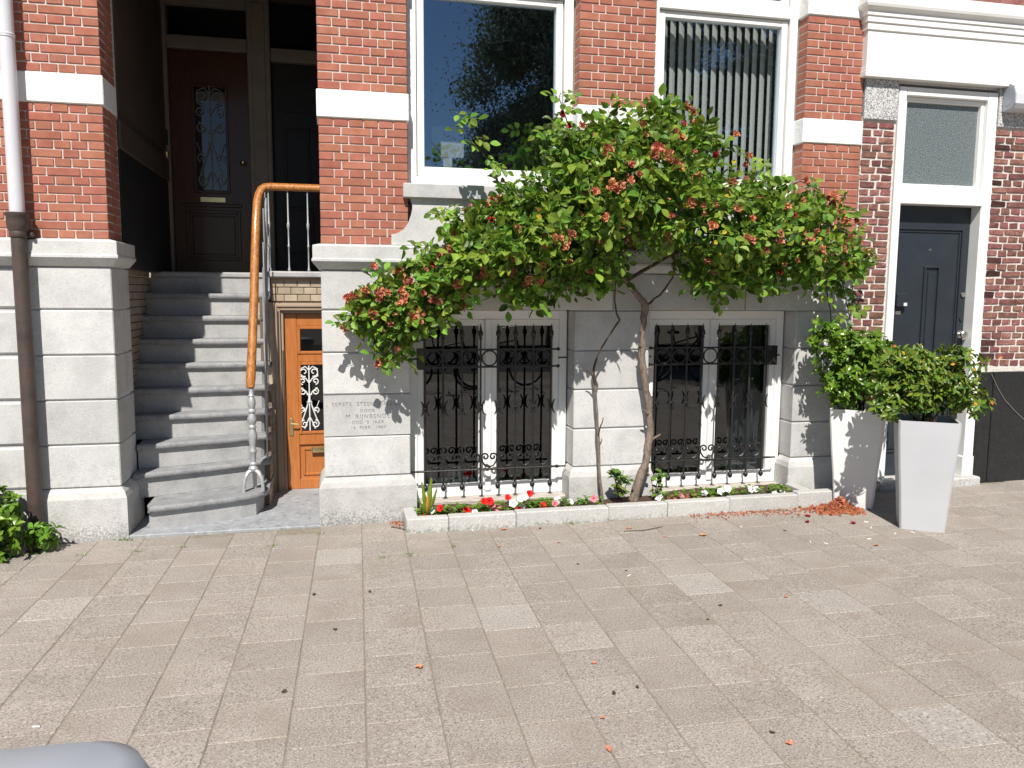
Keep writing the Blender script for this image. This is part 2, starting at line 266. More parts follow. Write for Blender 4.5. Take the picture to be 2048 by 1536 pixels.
    def mesh(s, name, m, smooth=False):
        me = bpy.data.meshes.new(name); me.from_pydata(s.v, [], s.f); me.validate()
        bm_fix(me)
        if smooth:
            me.polygons.foreach_set('use_smooth', [True]*len(me.polygons)); me.set_sharp_from_angle(angle=math.radians(45))
        if m: me.materials.append(m if not isinstance(m, str) else M[m])
        return me
    def obj(s, name, m, parent=None, smooth=False): return link(name, s.mesh(name, m, smooth), parent)
import bmesh
def bm_fix(me):
    b = bmesh.new(); b.from_mesh(me); bmesh.ops.recalc_face_normals(b, faces=b.faces); b.to_mesh(me); b.free()
def link(name, data, parent=None, mw=None):
    o = bpy.data.objects.new(name, data); COL.objects.link(o)
    if mw is not None: o.matrix_local = mw
    if parent: o.parent = parent
    return o
def tag(o, label=None, cat=None, group=None, kind=None):
    if label: o['label'] = label
    if cat: o['category'] = cat
    if group: o['group'] = group
    if kind: o['kind'] = kind
    return o
def thing(name, label, cat, loc=(0,0,0), group=None, rz=0):
    o = link(name, None); o.location = loc; o.rotation_euler.z = rz; o.empty_display_size = .1
    return tag(o, label, cat, group)
def rawmesh(name, V, F, m, smooth=False):
    me = bpy.data.meshes.new(name); me.from_pydata(V.tolist() if hasattr(V,'tolist') else V, [], F); me.materials.append(M[m])
    if smooth: me.polygons.foreach_set('use_smooth', [True]*len(me.polygons))
    return me
def ring(mb, cx, y, cz, R, r, n=20, a0=0, a1=2*math.pi):
    return mb.tube([(cx+R*math.cos(a0+(a1-a0)*i/n), y, cz+R*math.sin(a0+(a1-a0)*i/n)) for i in range(n+1)], r, 6)
def spiral(cx, cz, R0, R1, a0, a1, n=22): return [(cx+(R0+(R1-R0)*i/n)*math.cos(a0+(a1-a0)*i/n), cz+(R0+(R1-R0)*i/n)*math.sin(a0+(a1-a0)*i/n)) for i in range(n+1)]
def frame(mb, x0, x1, z0, z1, y0, y1, l, r, b, t, c=.004):
    mb.box(x0,x0+l,y0,y1,z0,z1,c); mb.box(x1-r,x1,y0,y1,z0,z1,c); mb.box(x0+l,x1-r,y0+.002,y1,z0,z0+b,c); mb.box(x0+l,x1-r,y0+.002,y1,z1-t,z1,c); return mb

# ------------------------------------------------------------------ pavement and road
xs = [-300,-14,14,300]; ys = [-300,-9,.6,300]
V = [(x,y,gz(x)-.0035) for y in ys for x in xs]; F = [(j*4+i,j*4+i+1,j*4+i+5,j*4+i+4) for j in range(3) for i in range(3)]
pav = tag(link('pavement', rawmesh('pavement', V, F, 'sand')), kind='structure')
rd = MB().slab([(-14,-19),(14,-19),(14,-10.5),(-14,-10.5)], 0, .004); rd.v = [(x,y,z+gz(x)) for x,y,z in rd.v]
tag(rd.obj('road', 'asphalt'), kind='structure')
TA = math.radians(-1.7); U = np.array([math.cos(TA), math.sin(TA)]); Vv = np.array([-math.sin(TA), math.cos(TA)]); O = np.array([.171,-.66]); TS = .302
offs = {}
tiles = []
slope = Matrix.Rotation(-.0105, 4, 'Y')
rng = random.Random(3)
for i in range(-24, 40):
    off = rng.choice([0,.1,.15,.2,.05,.25]) + rng.uniform(-.012,.012)
    if i == 0: off = .02
    j0 = -30
    for j in range(-30, 4):
        c = O+U*(TS*(i+.5))+Vv*(TS*j+off)
        if c[1] > .02 or c[1] < -9: continue
        if 0.55 < c[0] < 3.6 and c[1] > -.3: continue
        if -1.3 < c[0] < -.2 and c[1] > -.12: continue
        a = sum(0 for _ in ())
        q = proj((c[0],c[1],gz(c[0])))
        area = 0 if q[2] < .3 or not (-120 < q[0] < 2170 and q[1] < 1640) else 1/q[2]**3*1.7
        tiles.append((area, i, j, c))
light_px = [(1015,1222),(1708,1212),(1905,1440),(678,1125),(140,1228),(1388,1152),(60,1275),(1100,1458)]
lt = set()
for k, (px,py) in enumerate(light_px[:6]):
    g = GP(px,py); b = min(range(len(tiles)), key=lambda t: (tiles[t][3][0]-g.x)**2+(tiles[t][3][1]-g.y)**2); lt.add((tiles[b][1],tiles[b][2]))
tiles.sort(key=lambda t: -t[0])
tm = {}
for nm, m in (('tile','tile'),('tilelight','tilelight')):
    b = MB().box(-.1488,.1488,-.1488,.1488,-.06,0,.0035); tm[nm] = b.mesh('paving_tile', m)
rest = MB()
for k, (a, i, j, c) in enumerate(tiles):
    R = Matrix.Translation((c[0], c[1], gz(c[0])+rng.uniform(-.0012,.0012))) @ Matrix.Rotation(TA+rng.uniform(-.004,.004), 4, 'Z') @ slope @ Matrix.Rotation(rng.uniform(-.004,.004), 4, 'X')
    if k < 300: link('paving_tile', tm['tilelight' if (i,j) in lt else 'tile'], pav, R)
    else:
        b = MB().box(-.1488,.1488,-.1488,.1488,-.06,0,0); rest.add([R @ Vector(v) for v in b.v], b.f)
tag(rest.obj('paving_tiles', 'tile_m', pav), kind='stuff')

# ------------------------------------------------------------------ the house
house = thing('townhouse', 'red brick house with white bands, grey stone base and raised entrance', 'house')
H_, CO = .1057, .0605                                  # header module, course height
Z0, BAND0, BAND1, ZT = 2.078, 2.962, 3.158, 3.957
PIERS = {'L': (-1.995,-1.472), 'B': (-.074,.562), 'C': (1.85,2.467), 'E': (3.755,4.29)}
pier_obj = {}
for k, (x0,x1) in PIERS.items():
    a = x0 if k != 'L' else -6.23
    b = MB().box(a+.007, x1-.007, .007, .40, Z0-.03, 4.2, 0)
    pier_obj[k] = b.obj('brick_pier', 'mortar', house)
    for z0, z1 in ((BAND0,BAND1),(ZT,4.16)):
        bb = MB().box(a if k=='L' else a-.008, x1+.008, -.012, .30 if k != 'L' else .33, z0+.002, z1-.002, .006)
        bb.obj('white_band', 'band', house)
bricks = []                                            # (pier, x, y, z, width, depth, rotated)
def courses():
    z = Z0
    while z+CO <= BAND0+.02: yield z; z += (BAND0-Z0)/round((BAND0-Z0)/CO)
    z = BAND1
    while z+CO <= ZT+.02: yield z; z += (ZT-BAND1)/round((ZT-BAND1)/CO)
zs = list(courses())
for k, (x0,x1) in PIERS.items():
    xa = x0 if k != 'L' else -6.228
    n = max(2, round((x1-xa)/H_)); hm = (x1-xa)/n
    for ci, z in enumerate(zs):
        if ci % 2 == 0: ws = [1]*n
        else:
            ws = [1.5]; rem = n-1.5; var = (ci//2) % 2
            while rem > 1.6:
                wd = 2 if (len(ws)+var) % 2 == 1 else random.choice((2,1,2,1))
                if rem-wd < 1: wd = rem-1.5 if rem-1.5 >= 1 else rem
                ws.append(wd); rem -= wd
            if rem > .1: ws.append(rem)
        x = xa
        for wd in ws: bricks.append((k, x+wd*hm/2, 0, z+CO/2, wd*hm-.0085, .128, 0)); x += wd*hm
for ci, z in enumerate(zs):                            # return of the pier beside the porch
    ys_ = [.135,.232,.33] if ci % 2 == 0 else [.135,.18,.33]
    for a, b in zip(ys_[:-1], ys_[1:]): bricks.append(('L', -1.472, (a+b)/2, z+CO/2, b-a-.0085, .05, 1))
def barea(b):
    q = proj((b[1],b[2],b[3]))
    if b[6] or not (-20 < q[0] < 2060 and -15 < q[1] < 1540) or (b[0] == 'E' and b[3] < 2.35): return 0
    return b[4]/q[2]**2
bricks.sort(key=lambda b: -barea(b))
bmesh_cache = {}
def brick_mesh(wd, dp, mname, jit, seed, h=.0515):
    key = (round(wd,3), dp, mname, seed)
    if key not in bmesh_cache:
        r = random.Random(hash(key) & 0xffff); b = MB().box(-wd/2,wd/2,0,dp,-h/2,h/2,.0035)
        if jit:
            cs = {}
            for i, v in enumerate(b.v):
                kk = tuple(1 if q > 0 else 0 for q in (v[0],v[1]-dp/2,v[2]))
                if kk not in cs: cs[kk] = (r.uniform(-jit,jit), r.uniform(-jit,jit)*.7, r.uniform(-jit,jit))
                d = cs[kk]; b.v[i] = (v[0]+d[0]+r.uniform(-jit,jit)*.35, v[1]+d[1], v[2]+d[2]+r.uniform(-jit,jit)*.35)
        bmesh_cache[key] = b.mesh('brick', mname)
    return bmesh_cache[key]
joined = {k: MB() for k in PIERS}
for i, (k,x,y,z,wd,dp,rot) in enumerate(bricks):
    mw = Matrix.Translation((x,y,z)) @ Matrix.Rotation(math.pi/2 if rot else 0, 4, 'Z') @ Matrix.Rotation(random.uniform(-.004,.004), 4, 'Y')
    if not rot: mw = mw @ Matrix.Translation((0, random.uniform(-.0015,.001), 0))
    if i < 300: link('brick', brick_mesh(wd, dp, 'brick', .0012, i % 3), pier_obj[k], mw)
    else:
        b = MB().box(-wd/2,wd/2,0,dp,-.026,.026,.003); joined[k].add([mw @ Vector(v) for v in b.v], b.f)
for k, b in joined.items():
    if b.v: tag(b.obj('brick_courses', 'brick_m', pier_obj[k]), kind='stuff')
# masonry behind and above
MB().box(.562,1.85,.14,.40,1.9,2.43,0).obj('wall_panel', 'mortar', house)
MB().box(2.467,3.755,.14,.40,1.9,2.43,0).obj('wall_panel', 'mortar', house)
MB().box(-6.23,4.296,.01,.5,4.45,5.6,0).obj('upper_wall', 'roof', house)
MB().box(-1.472,-.074,.03,.5,3.98,4.46,0).obj('porch_lintel', 'white', house)
for a,b in ((-6.23,-1.472),(-.074,.562),(1.85,2.467),(3.755,4.29)): MB().box(a+.004,b-.004,.004,.4,4.158,4.452,0).obj('upper_wall', 'roof', house)

# stone base: piers, blocks, plinths, string course
JZ = [.358,.665,.978,1.29,1.602,1.892]
STONE = {'L': (-1.99,-1.472), 'B': (-.074,.561), 'C': (1.848,2.47), 'E': (3.772,4.285)}
sp = {}
for k, (x0,x1) in STONE.items():
    sp[k] = MB().box(x0+.008,x1-.008,.012,.40,-.05,1.93,0).obj('stone_pier', 'stone', house)
    for a, b in zip(JZ[:-1], JZ[1:]):
        if k == 'B' and abs(a-.665) < .01: continue
        if k in 'CE' and a > 1.5: continue
        if k == 'B' and a > 1.5: MB().box(x0,x1,-.004,.18,a+.0045,b-.003,.007).obj('stone_block', 'stone', sp[k]); continue
        MB().box(x0,x1,-.004,.21 if k != 'L' else .48,a+.0045,b-.0045,.007).obj('stone_block', 'stone', sp[k])
for a, b in ((.561,2.16),(2.16,3.3),(3.3,4.285)): MB().box(a+.003,b-.003,-.004,.30,1.6065,1.889,.006).obj('lintel_block', 'stone', house)
MB().box(-6.23,-1.998,.03,.40,-.05,1.95,0).obj('stone_wall', 'stone', house)
for a, b in zip(JZ[:-1], JZ[1:]): MB().box(-6.23,-2.0,.012,.2,a+.010,b-.010,.012).obj('stone_block', 'stone', house)
MB().box(-6.23,-2.0,-.02,.2,-.08,.345,.01).obj('plinth_block', 'plinth', house)
def plinth(path): return MB().sweep([(.044,-.09),(.044,.285),(.030,.325),(.004,.357),(-.1,.357),(-.1,-.09)], path).obj('plinth', 'plinth', house)
plinth([(-1.985,-.002),(-1.474,-.002),(-1.474,.46)])
plinth([(-.072,.4),(-.072,-.002),(.560,-.002),(.560,.16)])
plinth([(1.85,.16),(1.85,-.002),(2.468,-.002),(2.468,.16)])
plinth([(3.772,.16),(3.772,-.002),(4.283,-.002),(4.283,.05)])
SP = [(.052,2.066),(.055,2.06),(.055,1.974),(.062,1.968),(.062,1.952),(.05,1.938),(.03,1.915),(.012,1.895),(-.06,1.893),(-.06,2.082),(.0,2.079)]
MB().sweep(SP, [(-6.23,.0),(-1.472,.0),(-1.472,.46)]).obj('string_course', 'stone', house)
MB().sweep(SP, [(-.074,.5),(-.074,.0),(4.288,.0),(4.288,.2)]).obj('string_course', 'stone', house)
# memorial stone with carved letters
x0, x1, za, zb = -.074, .561, .6695, .9735
cu = None
try:
    lines = [("EERSTE  STEEN  GELEGD", 808, .0285, 734), ("DOOR", 821.5, .0235, 735), ("M. RIJNBENDE", 833, .0315, 736), ("OUD  5  JAAR", 844.5, .0235, 736), ("16  FEBR.  1887", 855, .0235, 737)]
    splines = []
    for txt, py, sz, px in lines:
        fc = bpy.data.curves.new('t', 'FONT'); fc.body = txt; fc.size = sz*1.38; fc.align_x = 'CENTER'; fc.align_y = 'CENTER'; fc.space_character = 1.22
        fo = link('t', fc); dg = bpy.context.evaluated_depsgraph_get(); dg.update()
        cc = fo.evaluated_get(dg).to_curve(dg)
        c0 = W(px, py)
        for sp_ in cc.splines:
            splines.append((sp_.use_cyclic_u, [(tuple(b.co), tuple(b.handle_left), tuple(b.handle_right)) for b in sp_.bezier_points], c0))
        bpy.data.objects.remove(fo)
    cu = bpy.data.curves.new('memorial_stone', 'CURVE'); cu.dimensions = '2D'; cu.fill_mode = 'BOTH'; cu.extrude = .0035; cu.resolution_u = 3
    for cyc, pts, c0 in splines:
        s = cu.splines.new('BEZIER'); s.bezier_points.add(len(pts)-1); s.use_cyclic_u = True
        for b, (a, hl, hr) in zip(s.bezier_points, pts):
            b.handle_left_type = b.handle_right_type = 'FREE'
            b.co = (a[0]+c0.x, a[1]+c0.z, 0); b.handle_left = (hl[0]+c0.x, hl[1]+c0.z, 0); b.handle_right = (hr[0]+c0.x, hr[1]+c0.z, 0)
    s = cu.splines.new('POLY'); s.points.add(3); s.use_cyclic_u = True
    for p, (x,z) in zip(s.points, ((x0,za),(x1,za),(x1,zb),(x0,zb))): p.co = (x,z,0,1)
    fo = link('t', cu); fo.rotation_euler.x = math.pi/2; fo.location.y = -.0005
    dg = bpy.context.evaluated_depsgraph_get(); dg.update()
    me = bpy.data.meshes.new_from_object(fo.evaluated_get(dg)); me.transform(fo.matrix_world); me.materials.clear(); me.materials.append(M['stone'])
    bpy.data.objects.remove(fo)
    link('carved_face', me, MB().box(x0,x1,.003,.18,za,zb,.003).obj('memorial_stone', 'stone', house))
except Exception as e:
    print('TEXT', e); MB().box(x0,x1,-.004,.18,za,zb,.007).obj('memorial_stone', 'stone', house)

# sills and curved apron stones below the big windows
for a, b in ((.562,1.85),(2.467,3.755)):
    MB().box(a-.042,b+.042,-.058,.30,2.418,2.522,.006).obj('window_sill', 'stone', house)
    pr = [(a-.128,2.0785),(b+.128,2.0785),(b+.128,2.155)]
    cv = lambda e, s: [(e+s*(.128-.155*math.sin(t*math.pi/2)), 2.155+.215*(1-math.cos(t*math.pi/2))) for t in [i/9 for i in range(10)]]
    pr += cv(b,1)[1:] + [(b-.012,2.417),(a+.012,2.417)] + cv(a,-1)[::-1][:-1] + [(a-.128,2.155)]
    MB().prism(pr, -.016, .2).obj('apron_stone', 'stone', house)

# upper windows
def upper_window(a, b):
    fr = MB(); frame(fr, a+.006, b-.006, 2.523, 4.44, .13, .23, .07, .07, .075, .06)
    fr.box(a+.076,b-.076,.128,.225,3.955,4.05,.006)
    win = fr.obj('window', 'white', house)
    f2 = MB(); frame(f2, a+.084, b-.084, 2.604, 3.949, .155, .222, .052, .052, .07, .05); f2.obj('sash', 'white', win)
    f3 = MB(); frame(f3, a+.084, b-.084, 4.056, 4.378, .155, .222, .045, .045, .045, .045); f3.obj('sash', 'white', win)
    for (xa,xb,zc,zd) in ((a+.13,b-.13,2.668,3.905),(a+.12,b-.12,4.095,4.34)): MB().box(xa,xb,.196,.202,zc,zd,0).obj('pane', 'glass_up', win)
upper_window(.562,1.85); upper_window(2.467,3.755)
# basement windows
def low_window(a, b):
    fr = MB(); frame(fr, a+.012, b-.012, .12, 1.6, .17, .27, .062, .062, .04, .07)
    win = fr.obj('window', 'white', house); c = (a+b)/2-.012
    MB().box(c-.024,c+.024,.158,.26,.1605,1.5295,.005).obj('mullion', 'white', win)
    for (xa,xb) in ((a+.0745,c-.0245),(c+.0245,b-.0745)):
        f2 = MB(); frame(f2, xa, xb, .163, 1.528, .185, .25, .048, .048, .058, .05); s = f2.obj('casement', 'white', win)
        MB().box(xa+.043,xb-.043,.216,.222,.216,1.482,0).obj('pane', 'glass_low', win)
    MB().box(a+.002,b-.002,.06,.26,.045,.119,.01).obj('window_sill', 'sillwood', house)
low_window(.561,1.848); low_window(2.47,3.772)
# rooms behind the windows
def room(name, x0,x1,y0,y1,z0,z1):
    b = MB(); b.box(x0,x1,y1,y1+.05,z0,z1,0); b.box(x0-.05,x0,y0,y1,z0,z1,0); b.box(x1,x1+.05,y0,y1,z0,z1,0); b.box(x0,x1,y0,y1,z1,z1+.05,0)
    r = b.obj(name, 'roomwall', house); MB().box(x0,x1,y0,y1,z0-.05,z0,0).obj('floor', 'roomfloor', r)
room('front_room', .3,3.98,.41,3.6,2.3,4.7); room('basement_room', .3,3.98,.41,3.4,-.35,1.85)

# ------------------------------------------------------------------ porch: walls, doors
pw = MB().box(-1.62,-1.48,.36,2.3,1.9,4.46,0); pw.obj('porch_wall', 'porch', house)
MB().box(-1.479,-1.47,.40,2.12,3.02,4.3,.006).obj('porch_panel', 'porch', house)
MB().box(-1.48,-1.468,.36,2.15,1.9,2.74,.004).obj('porch_dado', 'porchdark', house)
MB().box(-1.48,-1.455,.36,2.15,2.75,2.95,.01).obj('porch_rail', 'porch', house)
MB().box(-.066,.30,.402,2.3,0,4.46,0).obj('porch_wall', 'porch', house)
MB().box(-1.62,.30,.45,2.4,4.461,4.5,0).obj('porch_ceiling', 'porch', house)
MB().box(-1.7,.35,2.36,2.42,0,4.5,0).obj('porch_wall', 'porchdark', house)
YD = 2.2
fr = MB(); fr.box(-1.52,-1.44,YD-.06,YD+.1,1.9,4.46,.006); fr.box(-.735,-.525,YD-.07,YD+.1,1.9,4.46,.01); fr.box(-1.44,-.735,YD-.05,YD+.1,3.965,4.08,.008); fr.box(-.525,-.07,YD-.05,YD+.1,3.90,4.02,.008)
fr.box(-.69,-.57,YD-.085,YD-.07,1.95,4.4,.006); fr.box(-1.44,-.735,YD-.05,YD+.1,4.36,4.46,.005)
dfr = fr.obj('door_frame', 'cream', house)
MB().box(-1.435,-.74,YD+.04,YD+.046,4.082,4.358,0).obj('pane', 'glass_in', dfr)
MB().box(-.515,-.075,YD+.04,YD+.046,4.03,4.44,0).obj('pane', 'glass_in', dfr)
def panel(mb, x0,x1,z0,z1,y,w=.022,d=.012): frame(mb, x0,x1,z0,z1,y-d,y+.004,w,w,w,w,.004)
d = MB(); d.box(-1.437,-.738,YD,YD+.05,1.915,3.96,.004); panel(d,-1.33,-.84,2.03,2.50,YD,.03,.018); panel(d,-1.28,-.89,2.08,2.45,YD,.012,.01); panel(d,-1.245,-.925,2.66,3.66,YD,.025,.018); d.box(-1.36,-.82,YD-.02,YD,2.53,2.56,.006)
ud = d.obj('door', 'darkdoor', house)
MB().box(-1.22,-.95,YD-.004,YD-.001,2.69,3.63,0).obj('door_glass', 'glass_in', ud)
def scrollwork(name, parent, cx, y, z0, z1, hw, m, letter=False):
    b = MB(); h = z1-z0; T = lambda pts, r=.0055: b.tube([(cx+px,y,z0+pz) for px,pz in pts], r, 6)
    T([(0,0),(0,h)], .006)
    for s in (-1,1):
        for (zz, R, a0, a1, up) in ((.10,.30,math.pi*.5,-math.pi*2.1,1),(.32,.22,-math.pi*.4,math.pi*1.9,-1),(.60,.26,math.pi*.5,-math.pi*1.9,1),(.76,.24,-math.pi*.5,math.pi*1.8,-1),(.90,.34,-math.pi*.6,math.pi*1.5,-1)):
            Rr = hw*R*1.35; sp_ = spiral(0,0,Rr,Rr*.25,a0,a1); T([(s*(hw*.93-Rr+px), zz*h+pz) for px,pz in sp_])
        T([(s*.004,h*.50),(s*hw*.25,h*.36),(s*hw*.62,h*.2),(s*hw*.9,h*.10)]); T([(s*.004,h*.52),(s*hw*.30,h*.60),(s*hw*.78,h*.66)])
        T([(s*.004,h*.74),(s*hw*.3,h*.80),(s*hw*.85,h*.84),(s*hw*.8,h*.95),(s*hw*.35,h*.985),(0,h*.93)])
        T([(s*.004,h*.2),(s*hw*.35,h*.1),(s*hw*.5,h*.03)])
        T([(s*.005,h*.44),(s*hw*.52,h*.30),(s*hw*.93,h*.46)], .0045)
    if letter:
        b.box(cx-.008,cx+.008,y-.012,y-.004,z0+h*.44,z0+h*.56,.002); b.box(cx-.024,cx+.024,y-.012,y-.004,z0+h*.435,z0+h*.447,.002); b.box(cx-.024,cx+.024,y-.012,y-.004,z0+h*.553,z0+h*.565,.002)
    return b.obj(name, m, parent, True)
scrollwork('door_grille', ud, -1.085, YD-.018, 2.68, 3.64, .135, 'shadediron')
MB().box(-1.20,-.97,YD-.012,YD,2.575,2.625,.004).obj('letter_slot', 'brass', ud)
MB().lathe([(.012,-.02),(.03,-.01),(.03,.01),(.012,.02)], -.80, YD-.045, 2.95, 10).obj('door_knob', 'brass', ud, True)
b = MB(); b.box(-1.475,-1.455,YD-.075,YD-.06,3.08,3.22,.006); b.obj('doorbell', 'porchdark', dfr); MB().lathe([(.02,0),(.026,.02),(.026,.045),(.01,.055)], -1.47, YD-.075, 2.97, 10).obj('bell_push', 'brass', dfr, True)
d = MB(); d.box(-.522,.2,YD+.02,YD+.06,1.915,3.895,.004); panel(d,-.44,-.16,2.1,2.55,YD+.02,.025,.014); panel(d,-.42,-.18,2.75,3.3,YD+.02,.025,.014); d.obj('side_panel', 'porchdark', house)
MB().prism([(-.44+.02*i if 0 else -.32+.12*math.cos(t*math.pi), 3.45+.12*math.sin(t*math.pi)) for i, t in enumerate([k/10 for k in range(11)])], YD+.008, YD+.02).obj('round_panel', 'porchdark', house)

# landing and lower entrance
HN = .1905; LZ = 10*HN
land = MB(); land.box(-1.56,-.525,1.66,2.36,LZ-.05,LZ,.012); land.box(-.5245,.30,1.035,2.36,LZ-.055,LZ,.012); land.obj('landing', 'step', house)
MB().box(-.51,.30,1.10,1.20,1.55,LZ-.056,0).obj('entrance_wall', 'tanmortar', house)
ew = MB().box(-.5,.30,1.093,1.1,1.645,LZ-.06,0).obj('entrance_wall', 'tanmortar', house)
gb = {}
def gbrick(wd, h=.054):
    k = (round(wd,3), h)
    if k not in gb: gb[k] = MB().box(-wd/2,wd/2,-.007,.01,-h/2,h/2,.003).mesh('glazed_brick', 'tanbrick')
    return gb[k]
for r, z in enumerate([1.653,1.713,1.773]):
    x = -.50+(.055 if r % 2 else 0)
    if r % 2: link('glazed_brick', gbrick(.048), ew, Matrix.Translation((-.474,1.092,z+.028)))
    while x < .2: link('glazed_brick', gbrick(.103), ew, Matrix.Translation((x+.053,1.092,z+.028))); x += .108
MB().box(-.5,.30,1.082,1.1,1.825,1.849,.003).obj('entrance_trim', 'tan', house)
# wall below the stairs, stepping up with the flight
YR = [.58,.71,.79,.87,.98,1.07,1.17,1.31,1.47,1.64]; YL = [.02,.27,.43,.64,.81,.98,1.13,1.30,1.47,1.64]
sw = MB()
for n in range(9): sw.box(-.60,-.522,YR[n]+.03+(0 if n else .0), 1.12, max(0,n*HN)-.02 if n else -.05, (n+1)*HN-.045, 0)
sw_o = sw.obj('stair_wall', 'tanmortar', house)
for c in range(28):
    z = .005+c*.0615; n = min(8, int((z+.06)/HN)); y = YR[n]+.035+(.05 if c % 2 else 0)
    if c % 2 and 1.09-YR[n]-.035 > .1: link('glazed_brick', gbrick(.043), sw_o, Matrix.Translation((-.522,YR[n]+.035+.023,z+.028)) @ Matrix.Rotation(math.pi/2,4,'Z'))
    while y < 1.08:
        wd = min(.103, 1.09-y)
        if wd > .03: link('glazed_brick', gbrick(wd), sw_o, Matrix.Translation((-.522,y+wd/2,z+.028)) @ Matrix.Rotation(math.pi/2,4,'Z'))
        y += .108
lw = MB().box(-1.66,-1.575,.35,1.7,-.05,LZ-.055,0).obj('stair_wall', 'tanmortar', house)
for c in range(31):
    z = .005+c*.0615; y = .36+(.05 if c % 2 else 0)
    while y < 1.6:
        if z > (y-.9)*1.1-.05: link('glazed_brick', gbrick(.103), lw, Matrix.Translation((-1.575,y+.053,z+.028)) @ Matrix.Rotation(math.pi/2,4,'Z'))
        y += .108
# lower door
MB().box(-.56,-.4905,1.075,1.13,-.05,1.645,0).obj('entrance_wall', 'tanbrick', house)
fr = MB(); fr.box(-.49,-.43,1.06,1.16,.0,1.64,.005); fr.box(-.43,.3,1.06,1.16,1.575,1.64,.005); fr.box(-.43,-.405,1.085,1.16,.0,1.575,.005); fr.box(-.405,.3,1.085,1.16,1.55,1.575,.005); fr.box(-.478,-.455,1.048,1.06,.0,1.628,.005); fr.box(-.455,.3,1.048,1.06,1.605,1.628,.005)
lf = fr.obj('door_frame', 'tan', house)
DX0, DX1, DY = -.402, .34, 1.12
d = MB(); d.box(DX0,DX0+.105,DY,DY+.045,.012,1.547,.004); d.box(DX1-.105,DX1,DY,DY+.045,.012,1.547,.004)
for z0,z1 in ((.012,.10),(.405,.50),(1.13,1.20),(1.44,1.547)): d.box(DX0+.105,DX1-.105,DY+.002,DY+.045,z0,z1,.004)
d.box(DX0+.105,DX1-.105,DY+.02,DY+.035,.10,.405,0); panel(d,DX0+.13,DX1-.13,.13,.375,DY+.02,.02,.012)
for z0,z1 in ((.50,1.13),(1.20,1.44)): frame(d,DX0+.105,DX1-.105,z0,z1,DY-.008,DY+.03,.025,.025,.025,.025,.004)
ld = d.obj('door', 'doorwood', house)
for z0,z1 in ((.52,1.115),(1.22,1.42)): MB().box(DX0+.125,DX1-.125,DY+.02,DY+.026,z0,z1,0).obj('door_glass', 'glass_in', ld)
for cx in (-.205,.09): scrollwork('door_grille', ld, cx, DY-.002, .53, 1.10, .088, 'whiteiron', cx < 0)
b = MB(); frame(b,-.20,.09,.335,.385,DY-.02,DY-.006,.012,.012,.010,.010,.002); b.box(-.188,.078,DY-.012,DY-.006,.345,.375,0); b.obj('letter_slot', 'brass', ld)
b = MB(); b.box(-.38,-.345,DY-.008,DY,.49,.64,.003); b.tube([(-.362,DY-.006,.60),(-.362,DY-.045,.60),(-.30,DY-.045,.595)], .008, 6); b.obj('door_handle', 'brass', ld, True)
MB().box(-1.43,.34,-.045,1.17,-.08,.012,.006).obj('entrance_slab', 'bluestone', house)
MB().box(.2,.35,.42,1.2,-.05,1.9,0).obj('entrance_wall', 'tan', house)

# ------------------------------------------------------------------ stoop (stairs)
stoop = thing('stone_stoop', 'steep flight of grey stone winder steps between the piers', 'stairs')
for n in range(1,10):
    xl = -1.315 if n == 1 else (-1.46 if n < 4 else -1.572); yl, yr = YL[n-1], YR[n-1]; xr = -.505
    pts = []
    if n == 1: pts = [(-1.325,.10),(-1.318,.045),(-1.30,.022),(-1.0,.115),(-.70,.235),(-.60,.29),(-.535,.36),(-.505,.45),(-.505,.56)]
    else:
        for t in range(7): f = t/6; pts.append((xl+(xr-.03-xl)*f, yl+(yr-.06-yl)*f - .02*math.sin(f*math.pi)))
        pts += [(xr-.008, yr-.035),(xr, yr)]
    if n in (2,3): back = [(xr, YR[n-1]+.22), (-1.46, YL[n]+.30)]
    elif n == 1: back = [(-.505,.95), (-1.325,.75)]
    else: back = [(xr, min(1.70,YR[n-1]+.28)), (xl, min(1.72,YL[n-1]+.42))]
    poly = pts+back
    mb = MB(); v = []
    ins = lambda q, e: [(x+(0 if abs(x-xl) < 1e-6 else -e*.6), y+e) for x, y in q]
    prof = [(.010,n*HN-.046),(0,n*HN-.034),(0,n*HN-.012),(.010,n*HN)]
    N_ = len(pts); tot = len(poly)
    for e, z in prof: v += [(x,y,z) for x,y in ins(pts,e)+back]
    f = [tuple(range(tot))[::-1], tuple(range(3*tot,4*tot))]
    for i in range(3):
        for k in range(tot): f.append((i*tot+k, i*tot+(k+1)%tot, (i+1)*tot+(k+1)%tot, (i+1)*tot+k))
    mb.add(v, f); st = mb.obj('step', 'tread', stoop, True)
    rp_ = [(x-(.055 if x > -.56 else 0), y+.035) for x,y in pts]+[(x-.05 if x > -.56 else x, y) for x,y in back]
    MB().slab(rp_, (n-1)*HN+.0015 if n > 1 else .0, n*HN-.0465).obj('riser', 'step', st)
MB().slab([(-1.572,1.675),(-.56,1.675),(-.56,1.75),(-1.572,1.75)], 9*HN+.001, LZ-.0515).obj('riser', 'step', stoop)

